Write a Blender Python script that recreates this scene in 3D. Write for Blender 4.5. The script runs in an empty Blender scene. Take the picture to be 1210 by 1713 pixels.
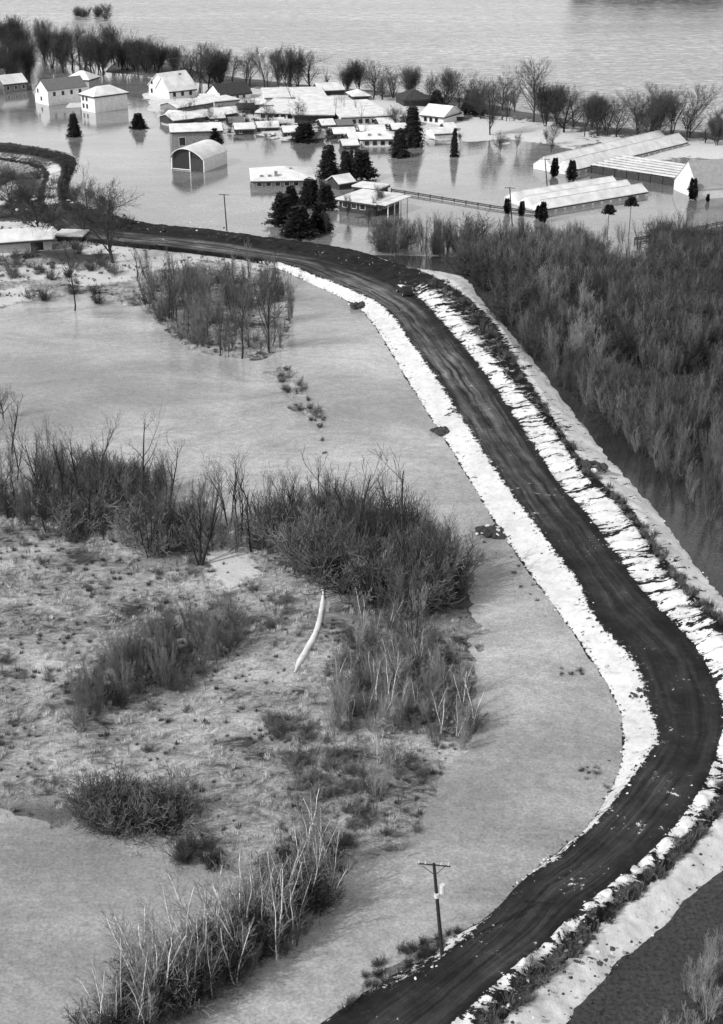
import bpy, math, random
import numpy as np
from mathutils import Vector
R = math.radians
rnd = random.Random(7)
rs = np.random.RandomState(11)
S = bpy.context.scene
C = S.collection

# ------------------------------------------------------------------ camera, sky, sun, exposure
CAM_H, PITCH, FPX, CX, CY = 81.0, R(25), 2400.0, 605.0, 856.5
cam = bpy.data.cameras.new('camera'); cam.sensor_fit = 'VERTICAL'; cam.sensor_height = 36
cam.lens = 36 * FPX / 1713.0; cam.clip_start = 1; cam.clip_end = 20000
co = bpy.data.objects.new('camera', cam); co.location = (0, 0, CAM_H); co.rotation_euler = (R(90) - PITCH, 0, 0)
C.objects.link(co); S.camera = co

SUN = Vector((-0.66, -0.42, 0.62)).normalized()       # towards the sun
el = math.asin(SUN.z); az = math.atan2(SUN.x, SUN.y)
W = bpy.data.worlds.new('World'); S.world = W; W.use_nodes = True
wn = W.node_tree; wn.nodes.clear()
sky = wn.nodes.new('ShaderNodeTexSky'); sky.sky_type = 'NISHITA'; sky.sun_disc = False
sky.sun_elevation = el; sky.sun_rotation = az; sky.dust_density = 3.0; sky.air_density = 1.0
bw = wn.nodes.new('ShaderNodeRGBToBW'); bg = wn.nodes.new('ShaderNodeBackground'); wo = wn.nodes.new('ShaderNodeOutputWorld')
bg.inputs['Strength'].default_value = 0.12
wn.links.new(sky.outputs[0], bw.inputs[0])
# thin bright cloud all over the sky, denser towards the horizon on every side
tcn = wn.nodes.new('ShaderNodeTexCoord'); sep = wn.nodes.new('ShaderNodeSeparateXYZ'); wn.links.new(tcn.outputs['Generated'], sep.inputs[0])
def wm(op, a, b=None):
    n = wn.nodes.new('ShaderNodeMath'); n.operation = op; n.use_clamp = False
    for i, v in enumerate((a, b)):
        if v is None: continue
        if isinstance(v, (int, float)): n.inputs[i].default_value = v
        else: wn.links.new(v, n.inputs[i])
    return n.outputs[0]
up = wm('MAXIMUM', sep.outputs[2], 0.0)
veil = wm('ADD', 2.2, wm('MULTIPLY', wm('POWER', wm('SUBTRACT', 1.0, up), 2.8), 9.5))
wn.links.new(wm('ADD', wm('MULTIPLY', bw.outputs[0], .8), veil), bg.inputs[0])
wn.links.new(bg.outputs[0], wo.inputs[0])
sl = bpy.data.lights.new('sun', 'SUN'); sl.energy = 2.9; sl.angle = R(0.5); sl.color = (1, 1, 1)
so = bpy.data.objects.new('sun', sl); so.rotation_euler = SUN.to_track_quat('Z', 'Y').to_euler(); C.objects.link(so)
S.view_settings.view_transform = 'Standard'; S.view_settings.look = 'None'
S.view_settings.exposure = 0.0; S.view_settings.gamma = 1.0; S.view_settings.use_curve_mapping = False

# ------------------------------------------------------------------ helpers
sP, cP = math.sin(PITCH), math.cos(PITCH)
def G(px, py, z=0.0):
    "ground position seen at a point of the photograph (1210 x 1713), at height z"
    u = (px - CX) / FPX; t = (CY - py) / FPX
    d = (u, cP + t * sP, t * cP - sP)
    k = (z - CAM_H) / d[2]
    return Vector((d[0] * k, d[1] * k, z))
def ppm(py):
    "pixels of the photograph per metre (across, upright) at a ground row"
    t = (CY - py) / FPX
    a = FPX * (sP - t * cP) / CAM_H
    return a, a * (cP + t * sP)
def to_px(x, y, z=0.0):
    Z = y * cP + (CAM_H - z) * sP; Y = y * sP - (CAM_H - z) * cP
    return CX + FPX * x / Z, CY - FPX * Y / Z

def vnoise(x, y, seed=0):
    xi = np.floor(x).astype(np.int64); yi = np.floor(y).astype(np.int64); fx = x - xi; fy = y - yi
    fx = fx * fx * (3 - 2 * fx); fy = fy * fy * (3 - 2 * fy)
    def h(a, b):
        n = (a * 374761393 + b * 668265263 + seed * 1442695041) & 0xffffffff
        n = ((n ^ (n >> 13)) * 1274126177) & 0xffffffff
        return ((n ^ (n >> 16)) & 0xffff) / 65535.0
    return (h(xi, yi) * (1 - fx) + h(xi + 1, yi) * fx) * (1 - fy) + (h(xi, yi + 1) * (1 - fx) + h(xi + 1, yi + 1) * fx) * fy
def fbm(x, y, o=4, seed=0):
    s = 0; a = 0.5; n = 0
    for i in range(o):
        s = s + a * vnoise(x * 2 ** i, y * 2 ** i, seed + i); n += a; a *= 0.5
    return s / n * 2 - 1
def sdf(X, Y, poly):
    "signed distance to a polygon, positive inside"
    P = np.array(poly); n = len(P); d = np.full(X.shape, 1e9); ins = np.zeros(X.shape, bool)
    for i in range(n):
        ax, ay = P[i]; bx, by = P[(i + 1) % n]
        ex, ey = bx - ax, by - ay; wx, wy = X - ax, Y - ay
        k = np.clip((wx * ex + wy * ey) / (ex * ex + ey * ey + 1e-9), 0, 1)
        d = np.minimum(d, np.hypot(wx - ex * k, wy - ey * k))
        c = ((ay > Y) != (by > Y)) & (X < (bx - ax) * (Y - ay) / ((by - ay) if abs(by - ay) > 1e-9 else 1e-9) + ax)
        ins ^= c
    return np.where(ins, d, -d)
def wpoly(pts): return [tuple(G(*p)[:2]) for p in pts]

def mesh_np(name, V, F, mat=None, smooth=False):
    me = bpy.data.meshes.new(name)
    V = np.asarray(V, np.float32); F = np.asarray(F, np.int32); k = F.shape[1]
    me.vertices.add(len(V)); me.vertices.foreach_set('co', V.ravel())
    me.loops.add(F.size); me.loops.foreach_set('vertex_index', F.ravel())
    me.polygons.add(len(F)); me.polygons.foreach_set('loop_start', np.arange(0, F.size, k, dtype=np.int32))
    me.polygons.foreach_set('loop_total', np.full(len(F), k, np.int32))
    me.update(calc_edges=True)
    if smooth: me.polygons.foreach_set('use_smooth', np.ones(len(F), bool))
    if mat: me.materials.append(mat)
    return me
def link(name, me, parent=None, loc=None, rz=None, sc=None):
    o = bpy.data.objects.new(name, me); C.objects.link(o)
    if parent: o.parent = parent
    if loc is not None: o.location = loc
    if rz is not None: o.rotation_euler = (0, 0, rz)
    if sc is not None: o.scale = sc if hasattr(sc, '__len__') else (sc, sc, sc)
    return o
def tag(o, label=None, cat=None, group=None, kind=None):
    if label: o['label'] = label
    if cat: o['category'] = cat
    if group: o['group'] = group
    if kind: o['kind'] = kind
    return o
def thing(name, label, cat, loc=(0, 0, 0), rz=0, group=None):
    return tag(link(name, None, None, loc, rz), label, cat, group)

class MB:
    def __init__(s): s.v = []; s.f = []
    def poly(s, pts):
        n = len(s.v); s.v += [tuple(p) for p in pts]; s.f.append(tuple(range(n, n + len(pts)))); return s
    def box(s, x0, x1, y0, y1, z0, z1):
        n = len(s.v)
        s.v += [(x, y, z) for z in (z0, z1) for (x, y) in ((x0, y0), (x1, y0), (x1, y1), (x0, y1))]
        s.f += [tuple(n + i for i in q) for q in ((3, 2, 1, 0), (4, 5, 6, 7), (0, 1, 5, 4), (1, 2, 6, 5), (2, 3, 7, 6), (3, 0, 4, 7))]
        return s
    def prism(s, prof, y0, y1):
        "profile of (x, z), counter-clockwise seen from -y, pushed from y0 to y1"
        n = len(s.v); k = len(prof)
        s.v += [(x, y0, z) for x, z in prof] + [(x, y1, z) for x, z in prof]
        s.f.append(tuple(n + i for i in range(k))); s.f.append(tuple(n + k + i for i in reversed(range(k))))
        for i in range(k):
            j = (i + 1) % k; s.f.append((n + i, n + k + i, n + k + j, n + j))
        return s
    def tube(s, a, b, r0, r1, n=6, caps=True):
        a = Vector(a); b = Vector(b); d = (b - a).normalized()
        u = d.cross(Vector((0, 0, 1)) if abs(d.z) < .9 else Vector((1, 0, 0))).normalized(); w = d.cross(u)
        m = len(s.v)
        for p, r in ((a, r0), (b, r1)):
            for i in range(n):
                t = 2 * math.pi * i / n; s.v.append(tuple(p + (u * math.cos(t) + w * math.sin(t)) * r))
        for i in range(n):
            j = (i + 1) % n; s.f.append((m + i, m + j, m + n + j, m + n + i))
        if caps: s.f.append(tuple(m + i for i in reversed(range(n)))); s.f.append(tuple(m + n + i for i in range(n)))
        return s
    def mesh(s, name, mat, smooth=False):
        me = bpy.data.meshes.new(name); me.from_pydata(s.v, [], s.f)
        if smooth:
            for p in me.polygons: p.use_smooth = True
        me.materials.append(mat); me.update(); return me
    def obj(s, name, mat, parent=None, **k): return link(name, s.mesh(name, mat), parent, **k)

# ------------------------------------------------------------------ materials (all neutral greys: the photograph is black and white)
def NT(name):
    m = bpy.data.materials.new(name); m.use_nodes = True; t = m.node_tree
    b = t.nodes['Principled BSDF']; return m, t, b
def noise(t, vec, scale, detail=4, rough=0.55, dist=0.0):
    n = t.nodes.new('ShaderNodeTexNoise'); n.inputs['Scale'].default_value = scale; n.inputs['Detail'].default_value = detail
    n.inputs['Roughness'].default_value = rough; n.inputs['Distortion'].default_value = dist
    t.links.new(vec, n.inputs['Vector']); return n.outputs['Fac']
def pos(t, scale=(1, 1, 1), rot=0.0):
    g = t.nodes.new('ShaderNodeNewGeometry'); m = t.nodes.new('ShaderNodeMapping')
    m.inputs['Scale'].default_value = scale; m.inputs['Rotation'].default_value = (0, 0, rot)
    t.links.new(g.outputs['Position'], m.inputs['Vector']); return m.outputs[0]
def mapr(t, fac, a, b, c, d, smooth=False):
    n = t.nodes.new('ShaderNodeMapRange'); n.inputs[1].default_value = a; n.inputs[2].default_value = b
    n.inputs[3].default_value = c; n.inputs[4].default_value = d
    if smooth: n.interpolation_type = 'SMOOTHSTEP'
    t.links.new(fac, n.inputs[0]); return n.outputs[0]
def math_(t, op, a, b=None):
    n = t.nodes.new('ShaderNodeMath'); n.operation = op
    for i, v in enumerate((a, b)):
        if v is None: continue
        if isinstance(v, (int, float)): n.inputs[i].default_value = v
        else: t.links.new(v, n.inputs[i])
    return n.outputs[0]
def mixv(t, f, a, b):
    "a*(1-f)+b*f for plain values"
    n = t.nodes.new('ShaderNodeMix'); n.data_type = 'FLOAT'
    for i, v in ((0, f), (2, a), (3, b)):
        if isinstance(v, (int, float)): n.inputs[i].default_value = v
        else: t.links.new(v, n.inputs[i])
    return n.outputs[0]
def attr(t, name):
    n = t.nodes.new('ShaderNodeAttribute'); n.attribute_name = name; return n.outputs['Fac']
def bump(t, b, h, strength, dist):
    n = t.nodes.new('ShaderNodeBump'); n.inputs['Strength'].default_value = strength; n.inputs['Distance'].default_value = dist
    t.links.new(h, n.inputs['Height']); t.links.new(n.outputs[0], b.inputs['Normal'])
def flat(name, v, var=0.15, scale=1.2, rough=0.85, spec=0.2):
    m, t, b = NT(name)
    f = noise(t, pos(t), scale, 5, .6)
    t.links.new(mapr(t, f, .3, .7, v * (1 - var), v * (1 + var)), b.inputs['Base Color'])
    b.inputs['Roughness'].default_value = rough; b.inputs['Specular IOR Level'].default_value = spec
    return m
def stem_mat(name, v, var=0.4):
    m, t, b = NT(name)
    oi = t.nodes.new('ShaderNodeObjectInfo')
    f = noise(t, pos(t), 1.7, 3)
    k = math_(t, 'MULTIPLY', mapr(t, oi.outputs['Random'], 0, 1, 1 - var, 1 + var), mapr(t, f, .3, .7, .7, 1.3))
    t.links.new(math_(t, 'MULTIPLY', k, v), b.inputs['Base Color'])
    b.inputs['Roughness'].default_value = .9; b.inputs['Specular IOR Level'].default_value = .1
    return m

M = {}
M['bark'] = stem_mat('bark_dark', .04); M['twig'] = stem_mat('twig_dark', .065); M['twig_mid'] = stem_mat('twig_grey', .15)
M['bark_pale'] = stem_mat('bark_pale', .82, .05); M['twig_pale'] = stem_mat('twig_pale', .27, .3)
M['needle'] = stem_mat('needles', .028, .2)
M['white'] = flat('white_paint', .70, .16, 1.2); M['roofwhite'] = flat('pale_roof', .67, .2, .35); M['roofgrey'] = flat('grey_shingle', .16, .2, 1.5)
M['roofmid'] = flat('weathered_glazing', .30, .15, 1.0); M['roofdark'] = flat('dark_shingle', .05, .25, 1.5); M['wood'] = flat('dark_wood', .05, .3, 2); M['woodgrey'] = flat('grey_wood', .22, .35, 2)
M['glass'] = flat('window_glass', .02, .1, 1, .1, .5); M['pole'] = flat('creosoted_wood', .03, .3, 3); M['metal'] = flat('pale_metal', .6, .1, 3, .5)
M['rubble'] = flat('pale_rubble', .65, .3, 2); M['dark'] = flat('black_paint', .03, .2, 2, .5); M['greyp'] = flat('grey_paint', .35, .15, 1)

def water(name, body, body2, ior, rscale, bstr, stretch=(1, 1, 1), rough=0.12, patch=0.02, grain=.0, speck=.0, speckscale=3.2):
    m, t, b = NT(name)
    big = noise(t, pos(t, stretch), patch, 4, .6)
    fine = noise(t, pos(t, stretch), .9, 3, .7)
    v = mapr(t, big, .35, .65, body, body2, True)
    v = math_(t, 'MULTIPLY', v, mapr(t, fine, .3, .7, 1 - grain, 1 + grain))
    drift = noise(t, pos(t, (stretch[0] * .5, stretch[1], 1), .5), .07, 6, .7, 1.5)
    v = math_(t, 'MULTIPLY', v, mapr(t, drift, .35, .65, .80, 1.14, True))
    if speck: v = math_(t, 'MULTIPLY', v, mapr(t, noise(t, pos(t, stretch), speckscale, 2, .8), .3, .7, 1 - speck, 1 + speck))
    t.links.new(v, b.inputs['Base Color'])
    b.inputs['IOR'].default_value = ior; b.inputs['Roughness'].default_value = rough
    h = math_(t, 'ADD', noise(t, pos(t, stretch), rscale, 4, .65), math_(t, 'MULTIPLY', noise(t, pos(t, stretch), rscale * .18, 3), .8))
    bump(t, b, h, bstr, .35)
    return m
M['river'] = water('river_water', .17, .24, 1.4, .35, .7, (.3, 1.0, 1), .25, .012, .35, .8, .45)
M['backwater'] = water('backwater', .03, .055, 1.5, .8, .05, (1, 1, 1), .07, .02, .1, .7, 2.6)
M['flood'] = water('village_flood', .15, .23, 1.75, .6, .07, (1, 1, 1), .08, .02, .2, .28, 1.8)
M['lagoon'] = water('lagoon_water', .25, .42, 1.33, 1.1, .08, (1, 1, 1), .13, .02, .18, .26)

# ------------------------------------------------------------------ water
def sheet(name, pts, z, mat):
    o = link(name, MB().poly([(x, y, z) for x, y in pts]).mesh(name, mat)); return tag(o, kind='structure')
riverline = [G(-900, 75), G(-100, 92), G(250, 118), G(400, 140), G(560, 150), G(740, 168), G(900, 200), G(1010, 222), G(1250, 238), G(2100, 262)]
rl = [(p.x, p.y) for p in riverline]
sheet('river_water', [(-4000, rl[0][1])] + rl + [(4000, rl[-1][1]), (4000, 9000), (-4000, 9000)], 0, M['river'])
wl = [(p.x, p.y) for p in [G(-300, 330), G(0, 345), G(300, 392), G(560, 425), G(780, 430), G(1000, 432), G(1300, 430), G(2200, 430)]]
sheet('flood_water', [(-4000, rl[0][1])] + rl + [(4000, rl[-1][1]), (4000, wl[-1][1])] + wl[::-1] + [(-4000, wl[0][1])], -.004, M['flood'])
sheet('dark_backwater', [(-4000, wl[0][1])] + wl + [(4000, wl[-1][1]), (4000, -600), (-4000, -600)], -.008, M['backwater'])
tag(link('river_bed', MB().poly([(-4200, -700, -3), (4200, -700, -3), (4200, 9200, -3), (-4200, 9200, -3)]).mesh('river_bed', flat('silt', .12))), kind='structure')

# ------------------------------------------------------------------ dike with road: stations across it (photo px and height)
ZS = [0, 1.35, 1.5, 1.6, 2.5, 1.3, 1.2, 0]
ST = [ # A waterline, B road left, C road right, D berm foot, E berm crest, F ditch, G outer strip, H waterline
 [(360,1880),(480,1840),(570,1885),(580,1890),(610,1900),(640,1915),(665,1925),(760,1960)],
 [(500,1745),(598,1712),(700,1752),(708,1756),(728,1764),(765,1780),(780,1786),(870,1815)],
 [(640,1640),(742,1600),(828,1638),(834,1641),(852,1648),(885,1662),(897,1667),(960,1692)],
 [(815,1532),(823,1527),(909,1571),(915,1574),(932,1580),(960,1592),(972,1597),(1030,1618)],
 [(878,1467),(884,1464),(970,1513),(977,1516),(994,1522),(1018,1532),(1030,1538),(1098,1560)],
 [(932,1424),(940,1428),(1036,1462),(1042,1464),(1060,1468),(1085,1478),(1100,1484),(1158,1496)],
 [(985,1379),(1000,1372),(1103,1402),(1110,1404),(1130,1410),(1155,1416),(1170,1420),(1235,1432)],
 [(1028,1305),(1057,1302),(1158,1330),(1166,1332),(1190,1337),(1215,1340),(1230,1343),(1300,1350)],
 [(1042,1245),(1099,1232),(1192,1258),(1200,1258),(1225,1258),(1250,1258),(1265,1258),(1335,1255)],
 [(1030,1175),(1083,1178),(1200,1182),(1210,1178),(1238,1170),(1262,1165),(1278,1160),(1330,1140)],
 [(985,1100),(1058,1104),(1160,1090),(1168,1086),(1215,1070),(1232,1064),(1246,1060),(1275,1055)],
 [(938,1030),(995,1030),(1092,1018),(1104,1016),(1155,1006),(1170,1003),(1184,1000),(1212,1000)],
 [(897,974),(965,970),(1038,957),(1052,954),(1104,945),(1118,943),(1132,941),(1158,938)],
 [(842,897),(903,888),(977,872),(991,868),(1044,858),(1056,855),(1070,853),(1097,853)],
 [(796,822),(850,817),(920,803),(932,802),(975,793),(988,790),(1002,788),(1036,786)],
 [(748,742),(799,741),(869,728),(883,726),(925,720),(936,718),(944,716),(978,715)],
 [(683,640),(733,636),(798,622),(811,622),(838,618),(864,613),(880,611),(900,612)],
 [(642,570),(683,566),(744,556),(757,556),(785,551),(815,547),(836,545),(848,550)],
 [(609,524),(650,520),(705,514),(718,512),(745,506),(775,501),(788,498),(806,502)],
 [(572,499),(605,492),(664,484),(680,480),(700,473),(722,467),(742,462),(772,462)],
 [(520,475),(545,468),(600,455),(618,450),(632,446),(648,443),(658,440),(690,449)],
 [(462,449),(485,444),(535,434),(552,429),(565,425),(580,421),(590,417),(615,425)],
 [(405,437),(420,431),(462,421),(478,416),(490,412),(503,408),(512,405),(530,410)],
 [(335,428),(345,421),(382,408),(396,403),(408,399),(420,396),(428,394),(440,398)],
 [(262,420),(270,412),(300,397),(312,392),(322,388),(332,385),(340,382),(350,386)],
 [(180,412),(188,404),(210,388),(220,383),(230,379),(240,376),(247,373),(254,374)],
 [(112,398),(124,392),(143,377),(149,372),(154,367),(159,362),(163,358),(169,353)],
 [(66,358),(80,351),(106,343),(110,341),(115,339),(119,337),(122,336),(130,335)],
 [(62,322),(75,318),(98,313),(101,312),(105,311),(109,310),(112,309),(118,308)],
 [(69,295),(82,290),(104,279),(108,277),(113,274),(118,272),(122,270),(131,267)],
 [(56,282),(63,276),(76,265),(78,263),(81,260),(84,257),(86,255),(93,251)],
 [(4,271),(9,265),(20,256),(22,254),(24,252),(26,249),(27,247),(32,242)],
 [(-90,264),(-86,258),(-76,249),(-74,247),(-72,244),(-70,241),(-68,239),(-64,234)]]
def cr(P, n):
    "Catmull-Rom through the rows of P, n steps per span"
    P = np.array(P); out = []
    for i in range(len(P) - 1):
        p0 = P[max(i - 1, 0)]; p1 = P[i]; p2 = P[i + 1]; p3 = P[min(i + 2, len(P) - 1)]
        for k in range(n):
            t = k / n
            out.append(.5 * (2 * p1 + (p2 - p0) * t + (2 * p0 - 5 * p1 + 4 * p2 - p3) * t * t + (3 * p1 - p0 - 3 * p2 + p3) * t ** 3))
    out.append(P[-1]); return np.array(out)
rows = []
for k, st in enumerate(ST):
    f = max(0.0, min(1.0, (k - 18) / 2.0))      # berm sinks into a plain dark slope past the bend
    zs = [0, 1.35, 1.5, 1.6 * (1 - f) + 1.55 * f, 2.7 * (1 - f) + 1.5 * f, 1.3 * (1 - f) + 1.2 * f, 1.2 * (1 - f) + .8 * f, 0]
    if k >= 26: zs[1:7] = [1.2, 1.3, 1.3, 1.1, .9, .6]
    if k <= 8: zs[4] = 1.9; zs[5] = 1.0; zs[6] = 1.1
    rows.append([list(G(p[0], p[1], z)) for p, z in zip(st, zs)])
L = cr(rows, 34)                                  # (n, 8, 3)
A2 = L[:, 0] + (L[:, 0] - L[:, 1]) * .6; A2[:, 2] = -1.2
H2 = L[:, 7] + (L[:, 7] - L[:, 6]) * .6; H2[:, 2] = -1.2
L10 = np.concatenate([A2[:, None], L, H2[:, None]], 1)
cen = (L[:, 1] + L[:, 2]) / 2; along = np.concatenate([[0], np.cumsum(np.linalg.norm(np.diff(cen, axis=0), axis=1))])
NSUB = [3, 12, 14, 4, 10, 6, 5, 8, 3]
cols = []; across = []
for s in range(9):
    for k in range(NSUB[s]):
        f = k / NSUB[s]; cols.append(L10[:, s] * (1 - f) + L10[:, s + 1] * f); across.append(s - 1 + f)
cols.append(L10[:, 9]); across.append(8.0)
D = np.stack(cols, 1); across = np.array(across); nr, nc = D.shape[:2]
AL = np.repeat(along[:, None], nc, 1); AC = np.repeat(across[None], nr, 0)
X, Y = D[..., 0], D[..., 1]
rough = np.interp(AC, [-1, 0, .4, 1, 1.1, 1.9, 2.1, 3, 4, 5, 6, 7, 8], [.1, .16, .3, .2, .05, .05, .1, .25, .5, .35, .35, .25, .1])
Z = D[..., 2] + rough * fbm(X * .7, Y * .7, 4, 3)
# gullies down the berm face and the left flank, wheel ruts and crown on the road
Z += np.exp(-((AC - 3.4) / .5) ** 2) * .75 * fbm(AL * .8, AC * .6, 3, 9) + np.exp(-((AC - .5) / .4) ** 2) * .12 * fbm(AL * .8, AC * .5, 3, 5)
for c in (1.25, 1.42, 1.6, 1.78): Z -= .05 * np.exp(-((AC - c - .03 * fbm(AL * .05, AC * 0, 2, 4)) / .03) ** 2)
# wander of the water's edge
D[..., 2] = Z
V = D.reshape(-1, 3)
idx = np.arange(nr * nc).reshape(nr, nc)
F = np.stack([idx[:-1, :-1], idx[:-1, 1:], idx[1:, 1:], idx[1:, :-1]], -1).reshape(-1, 4)
# where the pale sand lies (1) and where the dark soil shows (0)
rowk = np.interp(np.arange(nr), np.arange(len(ST)) * 34, np.arange(len(ST)))
# pale left flank: present where photo shows it
flankw = np.interp(rowk, [0, 1.5, 2, 2.6, 3.2, 4, 6, 7, 20, 21.3, 22.3, 28], [0, 0, .5, .55, .2, .6, .7, 1, 1, .8, 0, 0])
pale = np.interp(AC, [-1, -.02, .03, .5, .93, 1.0, 1.08], [0, 0, .72, .92, .72, .42, 0]) * flankw[:, None]
bermw = np.interp(rowk, [0, 7, 8, 18.6, 19.3, 28], [1, 1, 1, 1, 0, 0])
pale = np.maximum(pale, np.interp(AC, [2.85, 3.02, 3.3, 3.75, 4.05, 4.3], [0, .6, .80, .74, .42, 0]) * bermw[:, None])
outw = np.interp(rowk, [0, 18.5, 19.3, 20, 28], [1, 1, .9, .3, .1])
o0 = np.interp(rowk, [0, 9, 10, 14, 15.5, 17, 19, 20], [5.0, 5.0, 4.9, 4.9, 5.0, 5.6, 5.2, 6])
pale = np.maximum(pale, np.clip((AC - o0[:, None]) / .5, 0, 1) * np.interp(AC, [6.9, 7.0, 7.04], [.95, .8, 0]) * np.interp(outw, [0, .3, 1], [0, .4, 1])[:, None])
thin = 1.3 * np.where(rowk > 18.9, 1.0, 0.0)[:, None] * np.exp(-((AC - 6.8) / .2) ** 2) * np.interp(rowk, [19, 24, 25], [1, .9, .2])[:, None]
pale = np.maximum(pale, thin)
pale = np.maximum(pale, np.interp(rowk, [26.8, 27.5, 29.3, 30, 31, 34], [0, .6, .6, .2, .35, .3])[:, None] * np.interp(AC, [.9, 1.1, 1.8, 2.0], [0, 1, 1, 0]))
pale = np.maximum(pale, np.interp(rowk, [25, 26.5, 29, 30, 34], [0, .5, .6, .3, .2])[:, None] * np.exp(-((AC - 6.8) / .25) ** 2))
me = mesh_np('dike', V, F, None, True)
RIB = np.clip((AC - 2.6) / .3, 0, 1) * np.clip((5.2 - AC) / .6, .0, 1) * bermw[:, None] + np.interp(rowk, [8, 10, 12, 16.5, 17.5], [.4, .5, 1, 1, .4])[:, None] * np.clip((AC - 5) / .4, 0, 1) * np.clip((6.7 - AC) / .3, .3, 1) * bermw[:, None]
for nm, a in (('pale', pale), ('al', AL), ('ac', AC), ('rib', RIB)):
    at = me.attributes.new(nm, 'FLOAT', 'POINT'); at.data.foreach_set('value', a.astype(np.float32).ravel())
m, t, b = NT('dike_soil')
al = attr(t, 'al'); ac = attr(t, 'ac'); pa = attr(t, 'pale')
cmb = t.nodes.new('ShaderNodeCombineXYZ'); t.links.new(al, cmb.inputs[0]); t.links.new(math_(t, 'MULTIPLY', ac, .35), cmb.inputs[1])
ribs = noise(t, cmb.outputs[0], 1.1, 4, .7)                      # gullies running down the slopes
grain = noise(t, pos(t), 1.6, 5, .7)
fineg = noise(t, pos(t), 9, 3, .7)
onberm = attr(t, 'rib')
lowf = noise(t, pos(t), .3, 3, .6)
ragg0 = math_(t, 'ADD', math_(t, 'MULTIPLY', math_(t, 'SUBTRACT', fineg, .5), .7), math_(t, 'MULTIPLY', math_(t, 'SUBTRACT', lowf, .5), 1.1))
ragg = math_(t, 'ADD', ragg0, math_(t, 'ADD', math_(t, 'MULTIPLY', math_(t, 'SUBTRACT', ribs, .5), mixv(t, onberm, .6, 5.0)), math_(t, 'MULTIPLY', math_(t, 'SUBTRACT', grain, .5), 2.0)))
mask = mapr(t, math_(t, 'ADD', pa, ragg), .42, .52, 0, 1)
wob = noise(t, pos(t), .12, 3, .6)
cm2 = t.nodes.new('ShaderNodeCombineXYZ'); t.links.new(math_(t, 'MULTIPLY', al, .02), cm2.inputs[0]); t.links.new(math_(t, 'MULTIPLY', math_(t, 'ADD', ac, math_(t, 'MULTIPLY', wob, .25)), 3.2), cm2.inputs[1])
streak = noise(t, cm2.outputs[0], 2.2, 6, .7)
onroad = math_(t, 'MULTIPLY', mapr(t, ac, 1.0, 1.15, 0, 1), mapr(t, ac, 2.1, 1.9, 0, 1))
cm3 = t.nodes.new('ShaderNodeCombineXYZ'); t.links.new(math_(t, 'MULTIPLY', al, .012), cm3.inputs[0]); t.links.new(math_(t, 'MULTIPLY', ac, .3), cm3.inputs[1])
patchy = noise(t, cm3.outputs[0], 2.0, 3, .6)
dusty = math_(t, 'MULTIPLY', math_(t, 'MULTIPLY', mapr(t, streak, .40, .68, 0, 1), mapr(t, patchy, .38, .56, .2, 1)), onroad)
# the straight by the berm is greyer, the near road wet and nearly black
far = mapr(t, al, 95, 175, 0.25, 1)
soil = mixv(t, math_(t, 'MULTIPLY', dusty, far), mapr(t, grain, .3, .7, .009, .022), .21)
soil = math_(t, 'MULTIPLY', soil, mapr(t, lowf, .35, .65, .7, 1.4))
soil = math_(t, 'MULTIPLY', soil, mapr(t, fineg, .3, .7, .75, 1.25))
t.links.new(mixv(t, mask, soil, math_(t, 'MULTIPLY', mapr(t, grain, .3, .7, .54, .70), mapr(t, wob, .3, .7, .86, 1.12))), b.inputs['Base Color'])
b.inputs['Roughness'].default_value = .9; b.inputs['Specular IOR Level'].default_value = .15
bump(t, b, math_(t, 'ADD', grain, math_(t, 'MULTIPLY', fineg, .3)), .5, .25)
me.materials.append(m)
tag(link('dike_road', me), kind='structure')
def on_dike(r, a):
    "point on the dike at station r and across position a"
    i = int(np.clip(r * 34, 0, nr - 1)); j = int(np.argmin(abs(across - a))); return Vector(D[i, j])

# lagoon water inside the dike
lag = [tuple(((L[i, 1] * .8 + L[i, 0] * .2))[:2]) for i in range(0, nr, 6)]
sheet('lagoon_water', lag + [(-900, lag[-1][1]), (-900, -200), (lag[0][0], -200)], .004, M['lagoon'])

# ------------------------------------------------------------------ marsh and farm land inside the dike
marsh = wpoly([(-200,800),(0,815),(150,835),(300,845),(375,880),(450,860),(560,880),(640,900),(740,940),(790,985),(798,1040),(790,1110),(802,1190),(795,1255),
 (735,1320),(690,1392),(640,1430),(565,1478),(548,1535),(500,1590),(430,1640),(330,1692),(230,1790),(90,1790),(150,1713),(200,1640),(262,1572),(330,1525),
 (400,1445),(350,1458),(300,1442),(268,1400),(150,1392),(0,1372),(-200,1372)])
farm = wpoly([(-300,228),(-60,232),(0,238),(60,246),(103,258),(128,275),(120,300),(113,325),(118,342),(160,360),(260,380),(400,400),(430,440),(490,455),(498,520),(490,585),
 (440,606),(370,604),(310,585),(260,540),(225,515),(130,488),(60,505),(0,518),(-300,560)])
mats = wpoly([(430,600),(500,612),(520,660),(560,715),(562,748),(535,752),(500,690),(455,640)])
pole_mat = wpoly([(700,1560),(800,1545),(760,1590),(640,1665),(560,1720),(500,1730),(600,1650)])
gs = .8
gx = np.arange(-150, 62, gs); gy = np.arange(64, 455, gs); TX, TY = np.meshgrid(gx, gy)
def nz(sc, o=4, seed=0): return fbm(TX * sc, TY * sc, o, seed)
e1 = nz(.12, 4, 21) * 2.5 + nz(.6, 3, 22) * .8
sd1 = sdf(TX, TY, marsh) + e1; sd2 = sdf(TX, TY, farm) + e1 * .8; sd3 = sdf(TX, TY, mats) + e1 * 1.5 - 1; sd4 = sdf(TX, TY, pole_mat) + e1 * .7 - .3
TZ = np.clip(np.maximum(np.maximum(sd1 * .12, sd2 * .14), np.maximum(sd3 * .08, sd4 * .1)), -1.2, .28)
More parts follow.
